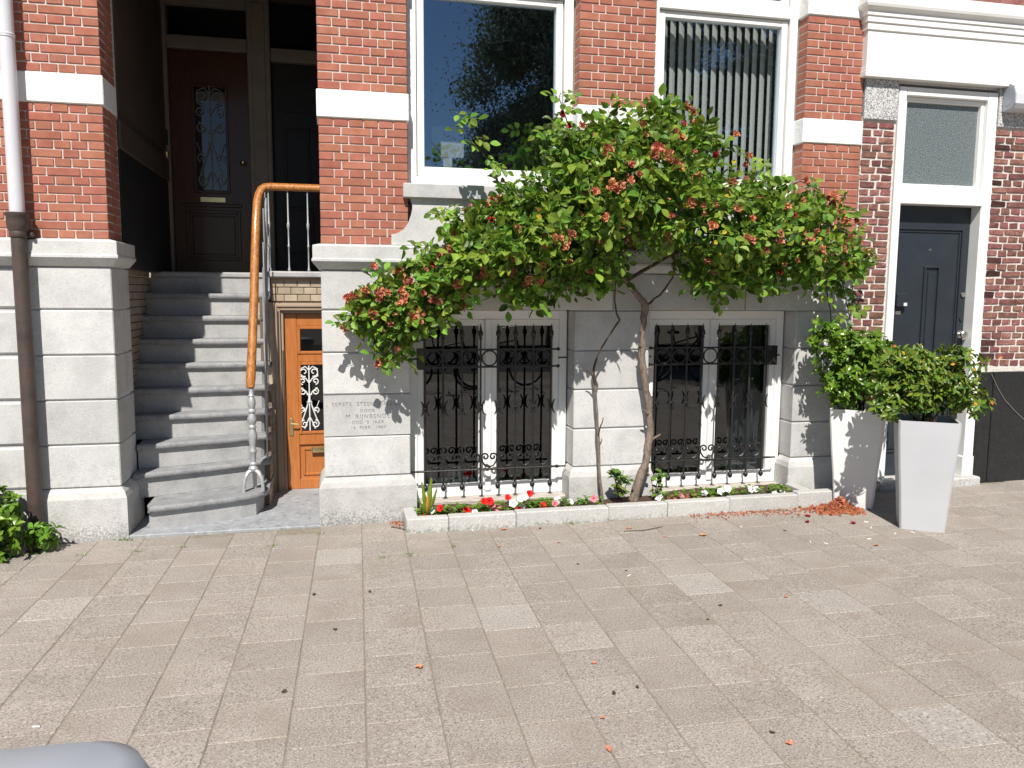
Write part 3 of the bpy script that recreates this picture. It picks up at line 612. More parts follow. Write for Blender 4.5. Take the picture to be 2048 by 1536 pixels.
# ------------------------------------------------------------------ handrail
hr = thing('stair_handrail', 'varnished wooden handrail on silver cast iron posts beside the steps', 'handrail', (-.60,.36,HN))
hr.location = (0,0,0)
rail_pts = [(-.625,.405,.995),(-.622,.43,1.06),(-.612,.55,1.35),(-.603,.68,1.67),(-.598,.80,2.0),(-.590,.92,2.32),(-.583,.99,2.47),(-.572,1.02,2.53),(-.553,1.045,2.572),(-.525,1.06,2.594),(-.48,1.065,2.60),(-.2,1.065,2.60),(.12,1.065,2.60)]
MB().tube(rail_pts, [.030,.036]+[.034]*11, 12, sq=.85).obj('rail', 'rail', hr, True)
b = MB(); nx, ny = -.618, .395
b.lathe([(.012,.60),(.016,.70),(.016,.80)], nx, ny+.01, HN, 10)
b.lathe([(.034,.16),(.038,.18),(.030,.19),(.026,.20),(.034,.215),(.020,.23),(.024,.30),(.028,.305),(.028,.32),(.022,.33),(.024,.36),(.033,.41),(.036,.44),(.026,.475),(.024,.49),(.03,.495),(.03,.51),(.022,.52),(.034,.545),(.036,.57),(.024,.60),(.022,.615),(.031,.62),(.031,.635),(.022,.645),(.030,.68),(.030,.71),(.02,.735),(.026,.745),(.018,.755),(.016,.80)], nx, ny, HN, 14)
b.obj('newel_post', 'silver', hr, True)
for a in (-150,-30,90):
    ca, sa = math.cos(math.radians(a)), math.sin(math.radians(a))
    MB().tube([(nx+ca*.015,ny+sa*.015,HN+.165),(nx+ca*.045,ny+sa*.045,HN+.15),(nx+ca*.07,ny+sa*.07,HN+.105),(nx+ca*.08,ny+sa*.08,HN+.05),(nx+ca*.082,ny+sa*.082,HN+.0)], [.017,.018,.017,.014,.013], 8).obj('newel_foot', 'silver', hr, True)
def rz_(y): return 1.03+(y-.42)*2.56
BAL = [(.011,0),(.016,.01),(.016,.03),(.009,.05),(.009,.30),(.014,.31),(.014,.325),(.009,.335),(.009,.52),(.013,.54),(.017,.56),(.017,.60),(.010,.62),(.008,1)]
def baluster(x,y,z0,z1):
    pr = [(r, (h if h < .9 else 1)*.66 if h < .9 else z1-z0) for r,h in BAL]
    return MB().lathe([(p[0]*.72,p[1]) for p in pr if p[1] <= z1-z0], x, y, z0, 8).obj('baluster', 'silver', hr, True)
for n in range(2,10):
    y = min(YR[n-1]-.03, 1.02); z1 = min(2.58, rz_(y))
    baluster(-.535-.0*n, YR[n-1]-.02, n*HN, min(2.58, rz_(YR[n-1]-.02)))
for x in (-.345,-.185,-.03,-.50): baluster(x, 1.065, LZ, 2.58)
b = MB(); b.tube([(-.535,1.02,LZ-.32),(-.535,1.0,LZ-.20),(-.535,1.03,LZ-.1),(-.535,1.05,LZ+.1),(-.52,1.06,LZ+.6)], [.010,.022,.012,.016,.010], 8); b.obj('landing_post', 'silver', hr, True)

# ------------------------------------------------------------------ window grilles
def grille(label, bars, plate_left, xl, xr):
    Y = .07; g = thing('window_grille', label, 'grille', (0,0,0), 'iron grilles before the basement windows')
    for x in bars:
        b = MB(); b.tube([(x,Y,.235),(x,Y,1.40)], .0085, 8)
        b.lathe([(.009,1.375),(.014,1.385),(.010,1.395),(.020,1.415),(.017,1.44),(.008,1.452),(.011,1.46),(.006,1.475),(.001,1.50)], x, Y, 0, 8)
        b.lathe([(.003,.195),(.016,.203),(.021,.219),(.016,.235),(.009,.243)], x, Y, 0, 10)
        b.obj('bar', 'iron', g, True)
        c = MB()
        for s in (-1,1):
            c.tube([(x+s*(.062-.050*math.cos(t*.95)), Y-.012, .848+.062*math.sin(t*1.15)) for t in [q/6-1 for q in range(13)]], [.002+.006*math.cos((q/6-1)*1.3) for q in range(13)], 6)
        c.lathe([(.002,-.012),(.014,0),(.002,.012)], x, Y-.014, .848, 8)
        c.obj('crescent', 'iron', g, True)
    for z in (1.164,1.298): MB().box(xl,xr,Y-.009,Y+.009,z-.007,z+.007,.002).obj('crossbar', 'iron', g)
    MB().tube([(xl-.02,Y,.357),(xr+.02,Y,.357)], .009, 8).obj('crossbar', 'iron', g, True)
    for z in (1.164,1.298,.357):
        for x in ((xr,) if plate_left else (xl,)): MB().lathe([(.004,-.014),(.015,-.008),(.017,.0),(.015,.008),(.004,.014)], x, Y, z, 10).obj('knob', 'iron', g, True)
    for x0, x1 in zip(bars[:-1], bars[1:]):
        c = (x0+x1)/2; R = (x1-x0)/2-.011; b = MB(); ring(b, c, Y, 1.231, min(R,.060), .0065); 
        for s in (-1,1): b.lathe([(.002,-.010),(.011,0),(.002,.010)], c+s*R, Y, 1.231, 8)
        b.obj('ring', 'iron', g, True)
        b = MB(); hw = (x1-x0)/2-.008
        for s in (-1,1):
            sp_ = spiral(hw*.50, .0, hw*.50, hw*.12, 0, math.pi*2.3, 20)
            b.tube([(c, Y, .372)]+[(c+s*q[0], Y, q[1]) for q in ((hw*.55,.385),(hw*.92,.42))]+[(c+s*px, Y, .455+pz) for px,pz in sp_], .007, 6)
        b.lathe([(.002,-.01),(.012,0),(.002,.01)], c, Y, .378, 8)
        b.obj('heart_scroll', 'iron', g, True)
    px0, px1 = (xl-.012, xl+.05) if plate_left else (xr-.05, xr+.045)
    MB().box(px0,px1,Y-.014,Y+.014,1.148,1.312,.003).obj('lock_plate', 'iron', g)
    for z in (.357,1.231):
        for x, xe in ((xl,bars[0]-.12),(xr,bars[-1]+.13)): MB().box(min(x,xe),max(x,xe),Y-.006,Y+.004,z-.006,z+.006,0).obj('wall_anchor', 'iron', g)
grille('black iron window grille with lock plate beside the carved memorial stone', [.681,.822,.968,1.114,1.253,1.390,1.534,1.679], True, .632, 1.735)
grille('black iron window grille partly behind the rose trunk, lock plate near white pot', [2.560,2.696,2.832,2.969,3.112,3.256,3.400,3.541], False, 2.515, 3.60)

# ------------------------------------------------------------------ window contents
vb = thing('vertical_blind', 'pale grey vertical slat blind behind the window above the rose', 'blind')
MB().box(2.52,3.70,.40,.44,4.36,4.41,0).obj('headrail', 'white', vb)
sm = MB().slab([(-.033,-.002),(0,-.006),(.033,-.002),(.033,0),(0,-.004),(-.033,0)], 2.45, 4.36).mesh('slat', 'blind')
for i in range(16): link('slat', sm, vb, Matrix.Translation((2.56+.0745*i, .42, 0)) @ Matrix.Rotation(math.radians(27+random.uniform(-2,2)), 4, 'Z'))
pl = thing('pendant_lamp', 'dark domed pendant lamp hanging behind the large window', 'lamp')
c = W(902, 38, 1.3)
MB().lathe([(.02,.14),(.035,.12),(.10,.06),(.135,-.02),(.13,-.06),(.12,-.06),(.09,.04),(.02,.10)], c.x, c.y, c.z, 20).obj('lamp_shade', 'porchdark', pl, True)
MB().tube([(c.x,c.y,c.z+.12),(c.x,c.y,4.7)], .006, 6).obj('cord', 'porchdark', pl)
c = W(895, 285, .9)
tv = thing('desk_monitor', 'pale panel of a desk screen behind the large window', 'screen', (c.x,c.y,2.3))
MB().box(-.14,.14,-.015,.015,c.z-2.3-.13,c.z-2.3+.13,.006).obj('screen', 'curtain', tv); MB().box(-.04,.04,-.02,.02,.02,c.z-2.3-.13,.004).obj('stand', 'curtain', tv); MB().box(-.12,.12,-.1,.1,0,.02,.004).obj('base', 'curtain', tv)
cur = MB(); pts = [(3.40+.30*i/30, .42+.018*math.sin(i*1.25)) for i in range(31)]
cur.slab(pts+[(x,y+.004) for x,y in pts[::-1]], .02, 1.6); tag(cur.obj('curtain', 'curtain', None, True), 'pale grey curtain behind the basement window near the white pot', 'curtain')
b = MB(); b.box(.62,1.15,.44,.60,.02,.20,.02); b.box(.70,.78,.45,.52,.20,.34,.01); b.box(.92,1.02,.45,.52,.20,.30,.01)
tag(b.obj('window_shelf', 'curtain'), 'low pale shelf with objects inside the basement window by the memorial stone', 'shelf')

# ------------------------------------------------------------------ downpipe
dp = thing('rain_downpipe', 'rain pipe, pale plastic above and rusty brown iron below', 'downpipe', (-2.0,-.1,0)); dp.location = (0,0,0)
PX, PY = -2.0, -.088
MB().tube([(PX,PY,2.20),(PX,PY,4.9)], .046, 18).obj('plastic_pipe', 'pvc', dp, True)
MB().lathe([(.0475,0),(.0505,.004),(.0475,.010),(.0505,.015),(.0505,.022),(.0475,.027)], PX, PY, 3.335, 18).obj('pipe_joint', 'pvc', dp, True)
b = MB(); b.tube([(PX,PY,.14),(PX,PY,2.12)], .047, 18); b.lathe([(.048,2.10),(.062,2.13),(.068,2.17),(.068,2.21),(.072,2.215),(.072,2.235),(.05,2.236)], PX, PY, 0, 20)
b.tube([(PX,PY,.15),(PX,PY-.005,.08),(PX+.01,PY-.05,.02),(PX+.015,PY-.12,-.01)], .047, 16); b.obj('iron_pipe', 'castiron', dp, True)
b = MB(); b.lathe([(.052,2.075),(.055,2.08),(.055,2.11),(.052,2.115)], PX, PY, 0, 20); b.box(PX+.03,PX+.075,PY+.01,PY+.08,2.075,2.115,.004); b.lathe([(.004,-.014),(.013,-.008),(.013,.008),(.004,.014)], PX+.078, PY+.005, 2.095, 10); b.obj('pipe_bracket', 'castiron', dp, True)

# ------------------------------------------------------------------ neighbouring house with the dark door
nb = thing('neighbour_house', 'old purple brick house front with white cornice and dark blue door', 'house')
NX0, NF0, NF1 = 4.298, 4.622, 5.60
core = {'a': (NX0,NF0), 'b': (5.602,7.6)}
npier = {k: MB().box(a+.002,b-.002,.010,.30,.9 if k == 'b' else -.02,3.2,0).obj('brick_wall', 'nmortar', nb) for k,(a,b) in core.items()}
nbm = {}
def nbrick(wd, seed, m='nbrick'):
    return brick_mesh(wd, .07, m, .0045, seed, .0455)
cnt = 0; extra = MB()
z = .03; ci = 0
while z < 3.165:
    for k, (a,b) in core.items():
        if k == 'b' and z < 1.06: continue
        x = a
        if k == 'a': ws = [.155,.155] if ci % 2 else [.098,.105,.107]
        else:
            ws = []; t = 0
            while t < 1.95: wd = (.205 if ci % 2 else .105)*random.uniform(.95,1.05); ws.append(wd); t += wd
            if ci % 2: ws[0] = .16
        for wi, wd in enumerate(ws):
            if x+wd > b+.02: break
            mw = Matrix.Translation((x+wd/2, random.uniform(-.003,.003), z+.029+random.uniform(-.002,.002))) @ Matrix.Rotation(random.uniform(-.015,.015),4,'Y')
            darkbrick = k == 'b' and wi == 0 and random.random() < .3
            if cnt < 300 and x < 6.05: link('brick', nbrick(round(wd,2)-.017, random.randrange(5), 'darkbrick' if darkbrick else 'nbrick'), npier[k], mw); cnt += 1
            else: bb = MB().box(-wd/2+.008,wd/2-.008,0,.06,-.023,.023,.004); extra.add([mw @ Vector(v) for v in bb.v], bb.f)
            x += wd
    z += .0603; ci += 1
if extra.v: tag(extra.obj('brick_courses', 'nbrick', nb), kind='stuff')
for k,(a,b) in core.items(): MB().box(a+.004,b-.004 if k == 'a' else b,-.012,.2,3.176,3.50,.006).obj('granite_block', 'granite', nb)
MB().box(5.602,5.74,-.022,.2,-.05,1.062,.006).obj('plinth_slab', 'blackstone', nb); MB().box(5.745,7.6,-.026,.2,-.05,1.064,.006).obj('plinth_slab', 'blackstone', nb)
# cornice
CP = [(-.03,3.50),(.05,3.503),(.05,3.545),(.044,3.550),(.044,3.572),(.040,3.576),(.040,3.86),(.052,3.866),(.052,3.918),(.063,3.922),(.063,3.966),(.073,3.970),(.073,4.004),(.088,4.016),(.105,4.03),(.112,4.05),(.112,4.11),(.10,4.14),(.05,4.16),(-.03,4.16)]
MB().sweep(CP, [(4.30,.25),(4.30,-.02),(7.6,-.02)]).obj('cornice', 'white', nb)
MB().box(4.30,7.6,.03,.5,4.162,5.6,0).obj('upper_wall', 'nbrick', nb); MB().box(4.30,7.6,.03,.4,3.49,4.15,0).obj('upper_wall', 'white', nb)
# door frame, transom light, door
b = MB(); b.box(4.628,4.70,-.005,.16,.12,3.46,.005); b.box(5.50,5.597,-.005,.16,.30,3.46,.005); b.box(4.70,5.50,-.003,.16,2.505,2.60,.006); b.box(4.70,5.50,-.003,.16,3.39,3.46,.006)
b.box(4.70,5.50,-.018,-.003,2.505,2.53,.004); b.box(5.488,5.604,-.012,.16,.13,.305,.006)
nf = b.obj('door_frame', 'white', nb)
b = MB(); frame(b, 4.703,5.497,2.603,3.387,.03,.10,.03,.035,.075,.035); b.obj('transom_sash', 'white', nf)
MB().box(4.728,5.465,.066,.072,2.672,3.358,0).obj('transom_pane', 'frost', nf)
b = MB(); b.box(4.703,5.497,.10,.15,.14,2.502,.003); frame(b, 4.745,5.43,.35,2.32,.082,.1,.02,.02,.02,.02,.006); frame(b, 4.775,5.40,.38,2.29,.088,.1,.012,.012,.012,.012,.004)
X0,X1,ZA,ZB = 4.79,5.385,.395,2.275; xa,xb,za_,zb_ = 5.025,5.185,.62,1.99
b.add([(X0,.099,ZA),(X1,.099,ZA),(X1,.099,ZB),(X0,.099,ZB),(xa,.072,za_),(xb,.072,za_),(xb,.072,zb_),(xa,.072,zb_)], [(0,1,5,4),(1,2,6,5),(2,3,7,6),(3,0,4,7),(4,5,6,7)])
frame(b, xa,xb,za_,zb_,.052,.074,.018,.018,.018,.018,.005); b.box(xa+.045,xb-.045,.060,.074,za_+.05,zb_-.05,.006)
nd = b.obj('door', 'navy', nb)
b = MB(); b.box(4.762,4.862,.045,.10,1.635,1.755,.008); ic = b.obj('intercom', 'navy', nd); MB().box(4.825,4.858,.042,.046,1.645,1.672,0).obj('button', 'petal_white', ic)
MB().box(4.752,4.838,.090,.099,1.568,1.602,.003).obj('name_plate', 'steel', nd)
b = MB(); kx, kz = 5.455, 1.395
for r, y0, y1 in ((.034,.088,.10),(.014,.055,.088)): b.tube([(kx,y1,kz),(kx,y0,kz)], r, 14)
b.tube([(kx,.062,kz),(kx,.052,kz),(kx,.035,kz),(kx,.022,kz)], [.018,.032,.034,.020], 14); b.obj('door_knob', 'steel', nd, True)
for zz in (1.255,1.745): MB().tube([(5.462,.10,zz),(5.462,.085,zz)], .021, 12).obj('lock', 'steel', nd, True)
MB().tube([(5.46,.10,1.53),(5.46,.088,1.53)], .016, 10).obj('lock', 'navy', nd, True)
for x, z in ((5.075,2.13),(5.092,2.13)): MB().box(x-.004,x+.004,.078,.083,z-.010,z+.010,0).obj('number_screw', 'steel', nd)
b = MB(); b.box(4.58,5.612,-.10,.16,-.05,.135,.012); b.obj('door_step', 'plinth', nb)
MB().box(4.62,5.61,.16,.3,-.05,3.5,0).obj('door_backing', 'porchdark', nb)
ln = MB(); ln.tube([W(1983,748,-.03),W(1995,775,-.03),W(2010,800,-.03),W(2030,822,-.03),W(2060,850,-.03),W(2110,890,-.03)], .004, 5)
ln.obj('loose_wire', 'steel', nb)
# awning cassette
aw = thing('awning_cassette', 'pale grey closed awning case under the white cornice', 'awning', (5.63,-.02,3.30))
pr = [(0,0),(-.10,.015),(-.125,.05),(-.125,.13),(-.10,.20),(-.05,.225),(0,.225)]
def ext(x0,x1,s=1.):
    n = len(pr); v = [(x0,y*s,z) for y,z in pr]+[(x1,y*s,z) for y,z in pr]; return v, [tuple(range(n)), tuple(range(n,2*n))[::-1]]+[(i,i+n,(i+1)%n+n,(i+1)%n) for i in range(n)]
b = MB(); b.add(*ext(.012,1.9,.97)); b.obj('case', 'pvc', aw); b = MB(); b.add(*ext(0,.0115)); b.tube([(-.002,-.055,.06),(.004,-.055,.06)], .02, 12); b.obj('end_cap', 'greyplastic', aw)
for v in (.4,1.5): MB().box(v,v+.06,-.02,.005,.22,.26,.004).obj('bracket', 'pvc', aw)

# ------------------------------------------------------------------ flower bed
edge = thing('flower_bed_edging', 'low pale concrete kerb round the flower bed below the windows', 'kerb')
kx = [.493,.80,1.30,2.02,2.50,3.02,3.62]
def kerb(x0,x1,y0,y1,h=.108):
    z0 = gz((x0+x1)/2); MB().box(x0+.0015,x1-.0015,y0,y1,z0-.06,z0+h,.007).obj('kerb_stone', 'kerb', edge)
for a, b in zip(kx[:-1], kx[1:]): kerb(a,b,-.392+.006*random.uniform(-1,1),-.302)
kerb(.493,.585,-.3005,-.048); kerb(3.622,3.98,-.372,-.285,.115); kerb(3.70,3.79,-.2835,-.05,.115)
so_ = [(x,y) for x in np.linspace(.57,3.72,46) for y in np.linspace(-.31,.06,8)]
V = [(x,y,.075+gz(x)+.012*math.sin(x*9+y*7)+random.uniform(-.008,.008)) for x,y in so_]; F = [(i*8+j,i*8+j+1,i*8+j+9,i*8+j+8) for i in range(45) for j in range(7)]
tag(link('soil', rawmesh('soil', V, F, 'soil', True)), kind='structure')

# ------------------------------------------------------------------ leaves, sprays, plants
def leaflet(L=.06, wd=.022, fold=.35, droop=.012):
    v = [(0,0,0),(-wd*.8,.28*L,wd*fold*.8),(wd*.8,.28*L,wd*fold*.8),(-wd,.55*L,wd*fold),(wd,.55*L,wd*fold),(-wd*.62,.8*L,wd*fold*.4),(wd*.62,.8*L,wd*fold*.4),(0,L,-droop),(0,.28*L,.0),(0,.55*L,-.001),(0,.8*L,-droop*.5)]
    f = [(0,8,1),(0,2,8),(1,8,9,3),(8,2,4,9),(3,9,10,5),(9,4,6,10),(5,10,7),(10,6,7)]
    return np.array(v), f
def place(v, p, d, nrm, s=1.):
    d = Vector(d).normalized(); n = Vector(nrm); n = (n-d*n.dot(d)); n = n.normalized() if n.length > 1e-5 else d.orthogonal().normalized(); x = d.cross(n)
    A = np.array([[x.x,d.x,n.x],[x.y,d.y,n.y],[x.z,d.z,n.z]])
    return v*s @ A.T + np.array(p)
def rose_spray(seed):
    r = random.Random(seed); V = np.zeros((0,3)); F = []
    L = .125; spots = [(1.0,0),(.62,-1),(.62,1),(.25,-1),(.25,1)]
    for t, s in spots:
        lv, lf_ = leaflet(r.uniform(.062,.088), r.uniform(.021,.029), r.uniform(.15,.6), r.uniform(.0,.02))
        y = t*L; base = (0,y,-.02*t*t); ang = s*r.uniform(.9,1.3)
        d = (math.sin(ang), math.cos(ang), r.uniform(-.35,.15)); nn = (r.uniform(-.3,.3), r.uniform(-.3,.2), 1)
        q = place(lv, (s*.006,y,-.02*t*t), d, nn); F += [tuple(i+len(V) for i in ff) for ff in lf_]; V = np.vstack([V,q])
    st = MB().tube([(0,-.03,.008),(0,.03,0),(0,.08,-.008),(0,L,-.02)], .0016, 3, False)
    F += [tuple(i+len(V) for i in ff) for ff in st.f]; V = np.vstack([V,np.array(st.v)])
    return V, F
def whorl(seed, n=7, L=.07, wd=.014, up=.5):
    r = random.Random(seed); V = np.zeros((0,3)); F = []
    for k in range(n):
        a = 2*math.pi*k/n+r.uniform(-.3,.3); e = r.uniform(up-.45,up+.35); lv, lf_ = leaflet(L*r.uniform(.7,1.1), wd*r.uniform(.8,1.15), .3, L*.12)
        d = (math.cos(a), math.sin(a), e); q = place(lv, (0,0,r.uniform(-.03,.005)), d, (-math.cos(a)*e, -math.sin(a)*e, 1)); F += [tuple(i+len(V) for i in ff) for ff in lf_]; V = np.vstack([V,q])
    return V, F
def mat4(p, d, nrm, s):
    d = Vector(d).normalized(); n = Vector(nrm); n = (n-d*n.dot(d)).normalized(); x = d.cross(n)
    return Matrix(((x.x*s,d.x*s,n.x*s,p[0]),(x.y*s,d.y*s,n.y*s,p[1]),(x.z*s,d.z*s,n.z*s,p[2]),(0,0,0,1)))
def scatter(parent, protos, items, m, nsingle, single='leaf', massname='foliage'):
    meshes = [rawmesh(single, V, F, m) for V,F in protos]
    items.sort(key=lambda t: t[0])                     # nearest to the street first
    AV = []; AF = []; n0 = 0
    for i, (key, k, mw) in enumerate(items):
        if i < nsingle: link(single, meshes[k], parent, mw)
        else:
            V, F = protos[k]; A = np.array(mw); q = V @ A[:3,:3].T + A[:3,3]; AV.append(q); AF += [tuple(j+n0 for j in f) for f in F]; n0 += len(V)
    if AV: tag(link(massname, rawmesh(massname, np.vstack(AV), AF, m), parent), kind='stuff')

def inpoly(x, y, P):
    c = False; j = len(P)-1
    for i in range(len(P)):
        if (P[i][1] > y) != (P[j][1] > y) and x < (P[j][0]-P[i][0])*(y-P[i][1])/(P[j][1]-P[i][1])+P[i][0]: c = not c
        j = i
    return c
def edist(x, y, P):
    b = 1e9
    for i in range(len(P)):
        ax, ay = P[i]; bx, by = P[(i+1) % len(P)]; dx, dy = bx-ax, by-ay; t = max(0, min(1, ((x-ax)*dx+(y-ay)*dy)/(dx*dx+dy*dy))); b = min(b, math.hypot(x-ax-t*dx, y-ay-t*dy))
    return b
# crown outline as seen on the facade, then given its own depth off the wall
CROWN = [(678,645),(700,592),(742,545),(800,538),(835,502),(880,496),(905,455),(905,425),(945,405),(985,392),(1010,352),(1085,338),(1112,285),(1135,215),(1165,235),(1215,222),(1290,206),(1370,218),(1432,262),(1480,315),(1515,350),(1560,362),(1620,378),(1690,420),(1715,462),(1748,500),(1738,540),(1690,552),(1640,590),(1590,560),(1535,585),(1480,568),(1440,600),(1402,610),(1385,560),(1345,532),(1290,512),(1245,535),(1212,580),(1160,585),(1110,592),(1062,622),(1015,600),(962,565),(930,605),(890,640),(850,680),(800,722),(752,730),(758,700),(790,682),(735,655),(700,660)]
def depth(px, py):
    e = min(1, edist(px, py, CROWN)/110.); t = 1.
    if px < 900: t = .35+.45*max(0,(px-680)/220)
    if px > 1560: t = .55+.45*max(0,(1760-px)/200)
    return -(.17+.50*(e**.7)*t+.10*t)
rose = thing('rose_bush', 'climbing rose trained up the stone wall, green leaves and withered orange blooms', 'rose bush', (2.33,-.13,.09)); rose.location = (0,0,0)
rr = random.Random(21)
sprays = [rose_spray(s) for s in range(8)]
items = []
def add_spray(p, s=1., out=None):
    d = Vector((rr.gauss(0,.8), rr.gauss(-.25,.55), rr.gauss(-.15,.6))); 
    nrm = Vector((rr.gauss(-.12,.85), rr.gauss(-.6,.75), rr.gauss(.65,.75)))
    items.append((p.y+rr.uniform(-.02,.02), rr.randrange(8), mat4(p, d, nrm, s)))
n = 0
while n < 2050:
    px, py = rr.uniform(665,1775), rr.uniform(190,750)
    if not inpoly(px, py, CROWN) or edist(px, py, CROWN) < rr.uniform(2,16): continue
    if 1235 < px < 1345 and 470 < py < 560 and rr.random() < .75: continue
    yf = depth(px, py); y = yf*(1-.75*rr.random()**1.7); p = W(px, py, y)
    if noise.noise(p*5.) < -.02 and rr.random() < .86: continue
    add_spray(p, rr.uniform(.62,1.2)); n += 1
# tall shoots and hanging canes
SHOOTS = [[(1010,345),(975,320),(950,285),(925,245),(905,215)],[(1140,260),(1128,225),(1118,195),(1122,185)],[(885,500),(862,490),(845,500)],[(900,430),(890,415),(885,432)],[(1660,560),(1665,600),(1672,640),(1668,690)],[(1680,540),(1690,590),(1700,640)],[(1105,330),(1095,300),(1092,262),(1110,235)],[(1640,380),(1600,362),(1585,370)],[(1500,330),(1490,300)],[(790,690),(760,720),(755,740)],[(700,640),(682,650)],[(1075,600),(1058,635)]]
for si, sh in enumerate(SHOOTS):
    y = -.34 if si not in (4,5) else -.2
    if si in (2,3,9,10): y = -.25
    pts = [W(px, py, y-.02*i) for i, (px,py) in enumerate(sh)]
    MB().tube(pts, [.0045-.0006*i for i in range(len(pts))], 5).obj('branch', 'twig', rose, True)
    for i in range(len(pts)-1):
        for t in (.2,.7):
            p = pts[i].lerp(pts[i+1], t)
            d = Vector((rr.choice((-1,1))*rr.uniform(.4,1), rr.uniform(-.6,.1), rr.uniform(-.5,.4))); items.append((p.y-.1, rr.randrange(8), mat4(p, d, Vector((rr.gauss(-.1,.3),-.8,.7)), rr.uniform(.75,1.05))))
scatter(rose, sprays, items, 'leaf', 300)
for k in range(34):
    while True:
        px, py = rr.uniform(900,1740), rr.uniform(260,560)
        if inpoly(px, py, CROWN) and (px > 1200 or rr.random() < .2): break
    V_, F_ = leaflet(.06,.024,.4,.01)
    if k == 0: ym = rawmesh('yellow_leaf', V_, F_, 'leafy')
    p = W(px, py, depth(px,py)-.02); link('yellow_leaf', ym, rose, mat4(p, (rr.gauss(0,1),-.3,rr.gauss(-.3,.5)), (rr.gauss(0,.3),-1,.5), rr.uniform(.55,.85)))
# trunk and canes
def wpath(lst): return [W(a,b,y) for a,b,y in lst]
def gnarl(pts, rad, n=10, sub=4, amp=.006):
    out = []; rs = []
    for i in range(len(pts)-1):
        for k in range(sub): t = k/sub; out.append(pts[i].lerp(pts[i+1], t)+Vector((rr.uniform(-amp,amp),rr.uniform(-amp,amp),0))); rs.append((rad[i]+(rad[i+1]-rad[i])*t)*rr.uniform(.9,1.13))
    out.append(pts[-1]); rs.append(rad[-1]); return MB().tube(out, rs, n)
tk = gnarl(wpath([(1262,1018,-.16),(1275,975,-.16),(1294,915,-.14),(1300,860,-.12),(1296,800,-.12),(1284,725,-.13),(1286,660,-.14),(1291,610,-.15),(1272,585,-.17),(1250,560,-.19),(1228,530,-.22)]), [.046,.036,.029,.028,.029,.027,.025,.027,.023,.021,.018], 12)
for (a,b) in ((1284,745),(1290,700),(1299,830),(1302,880),(1297,950)):
    p = W(a,b,-.13); s = rr.choice((-1,1)); tk.tube([p, p+Vector((s*.04,-.02,.03)), p+Vector((s*.07,-.03,.05))], [.013,.009,.006], 6)
tk.obj('trunk', 'bark', rose, True)
gnarl(wpath([(1206,1015,-.14),(1200,960,-.14),(1196,880,-.13),(1192,800,-.12),(1190,762,-.12)]), [.014,.012,.013,.011,.014], 8, 3, .004).obj('stem', 'bark', rose, True)
for lst, rad in (([(1190,765,-.12),(1187,735,-.13),(1200,700,-.15),(1225,660,-.17),(1238,640,-.18),(1228,600,-.2),(1232,560,-.22)],[.012,.008,.007,.007,.008,.005,.005]),
                 ([(1192,770,-.12),(1180,745,-.14),(1172,740,-.15)],[.01,.006,.003]), ([(1195,880,-.13),(1203,850,-.15),(1206,835,-.16)],[.008,.005,.003]),
                 ([(1291,612,-.15),(1320,590,-.18),(1345,555,-.22),(1350,520,-.26),(1335,480,-.3)],[.010,.008,.007,.006,.004]), ([(1228,532,-.22),(1200,480,-.3),(1170,430,-.38),(1150,360,-.42)],[.018,.014,.010,.006]),
                 ([(1232,535,-.22),(1250,470,-.3),(1270,400,-.4),(1280,300,-.45)],[.016,.012,.010,.006]), ([(1240,548,-.2),(1180,560,-.26),(1100,540,-.34),(1000,500,-.4),(920,480,-.4)],[.014,.012,.010,.008,.005]),
                 ([(1255,560,-.2),(1340,510,-.3),(1420,480,-.4),(1520,450,-.45),(1640,440,-.4),(1700,470,-.35)],[.016,.014,.012,.010,.008,.005]), ([(1340,510,-.3),(1380,570,-.22),(1392,600,-.2)],[.008,.006,.004]),
                 ([(1000,500,-.4),(900,540,-.34),(820,600,-.28),(760,650,-.24)],[.008,.007,.006,.004]), ([(1420,480,-.4),(1460,400,-.45),(1480,330,-.42)],[.009,.007,.004]), ([(1250,470,-.3),(1330,400,-.42),(1380,300,-.45)],[.009,.007,.004]),
                 ([(1228,530,-.22),(1120,470,-.36),(1060,420,-.42),(1020,370,-.4)],[.010,.008,.007,.004]), ([(1640,440,-.4),(1650,540,-.3),(1660,620,-.2),(1668,680,-.18)],[.007,.006,.005,.004])):
    gnarl(wpath(lst), rad, 6, 3, .006).obj('branch', 'twig' if rad[0] < .02 else 'bark', rose, True)
# blooms
def bloom(seed, petals=19, R=.036):
    r = random.Random(seed); V = []; F = []
    for k in range(petals):
        a = k*2.4+r.uniform(-.4,.4); ring_ = k/petals; L = R*(.55+.75*ring_)*r.uniform(.8,1.2); e = 1.45-1.05*ring_+r.uniform(-.4,.35); wd = R*(.45+.3*ring_)
        d = Vector((math.cos(a)*math.cos(e), math.sin(a)*math.cos(e), math.sin(e))); s = Vector((-math.sin(a), math.cos(a), 0)); up = s.cross(d)
        b = len(V); j = lambda: Vector((r.uniform(-1,1),r.uniform(-1,1),r.uniform(-1,1)))*R*.2
        P0 = d*L*.08
        V += [P0-s*wd*.25, P0+s*wd*.25, d*L*.55-s*wd*.6+up*R*.15+j(), d*L*.55-up*R*.1+j(), d*L*.55+s*wd*.6+up*R*.15+j(), d*L-s*wd*.45-up*R*.22+j(), d*L-up*R*.05+j(), d*L+s*wd*.45-up*R*.22+j()]
        F += [(b,b+3,b+2),(b,b+1,b+3),(b+1,b+4,b+3),(b+2,b+3,b+6,b+5),(b+3,b+4,b+7,b+6)]
    return np.array([tuple(v) for v in V]), F
wm = [rawmesh('withered_bloom', *bloom(s), 'wither') for s in range(5)]; rm = [rawmesh('red_bloom', *bloom(s, 15, .034), 'redrose') for s in range(2)]
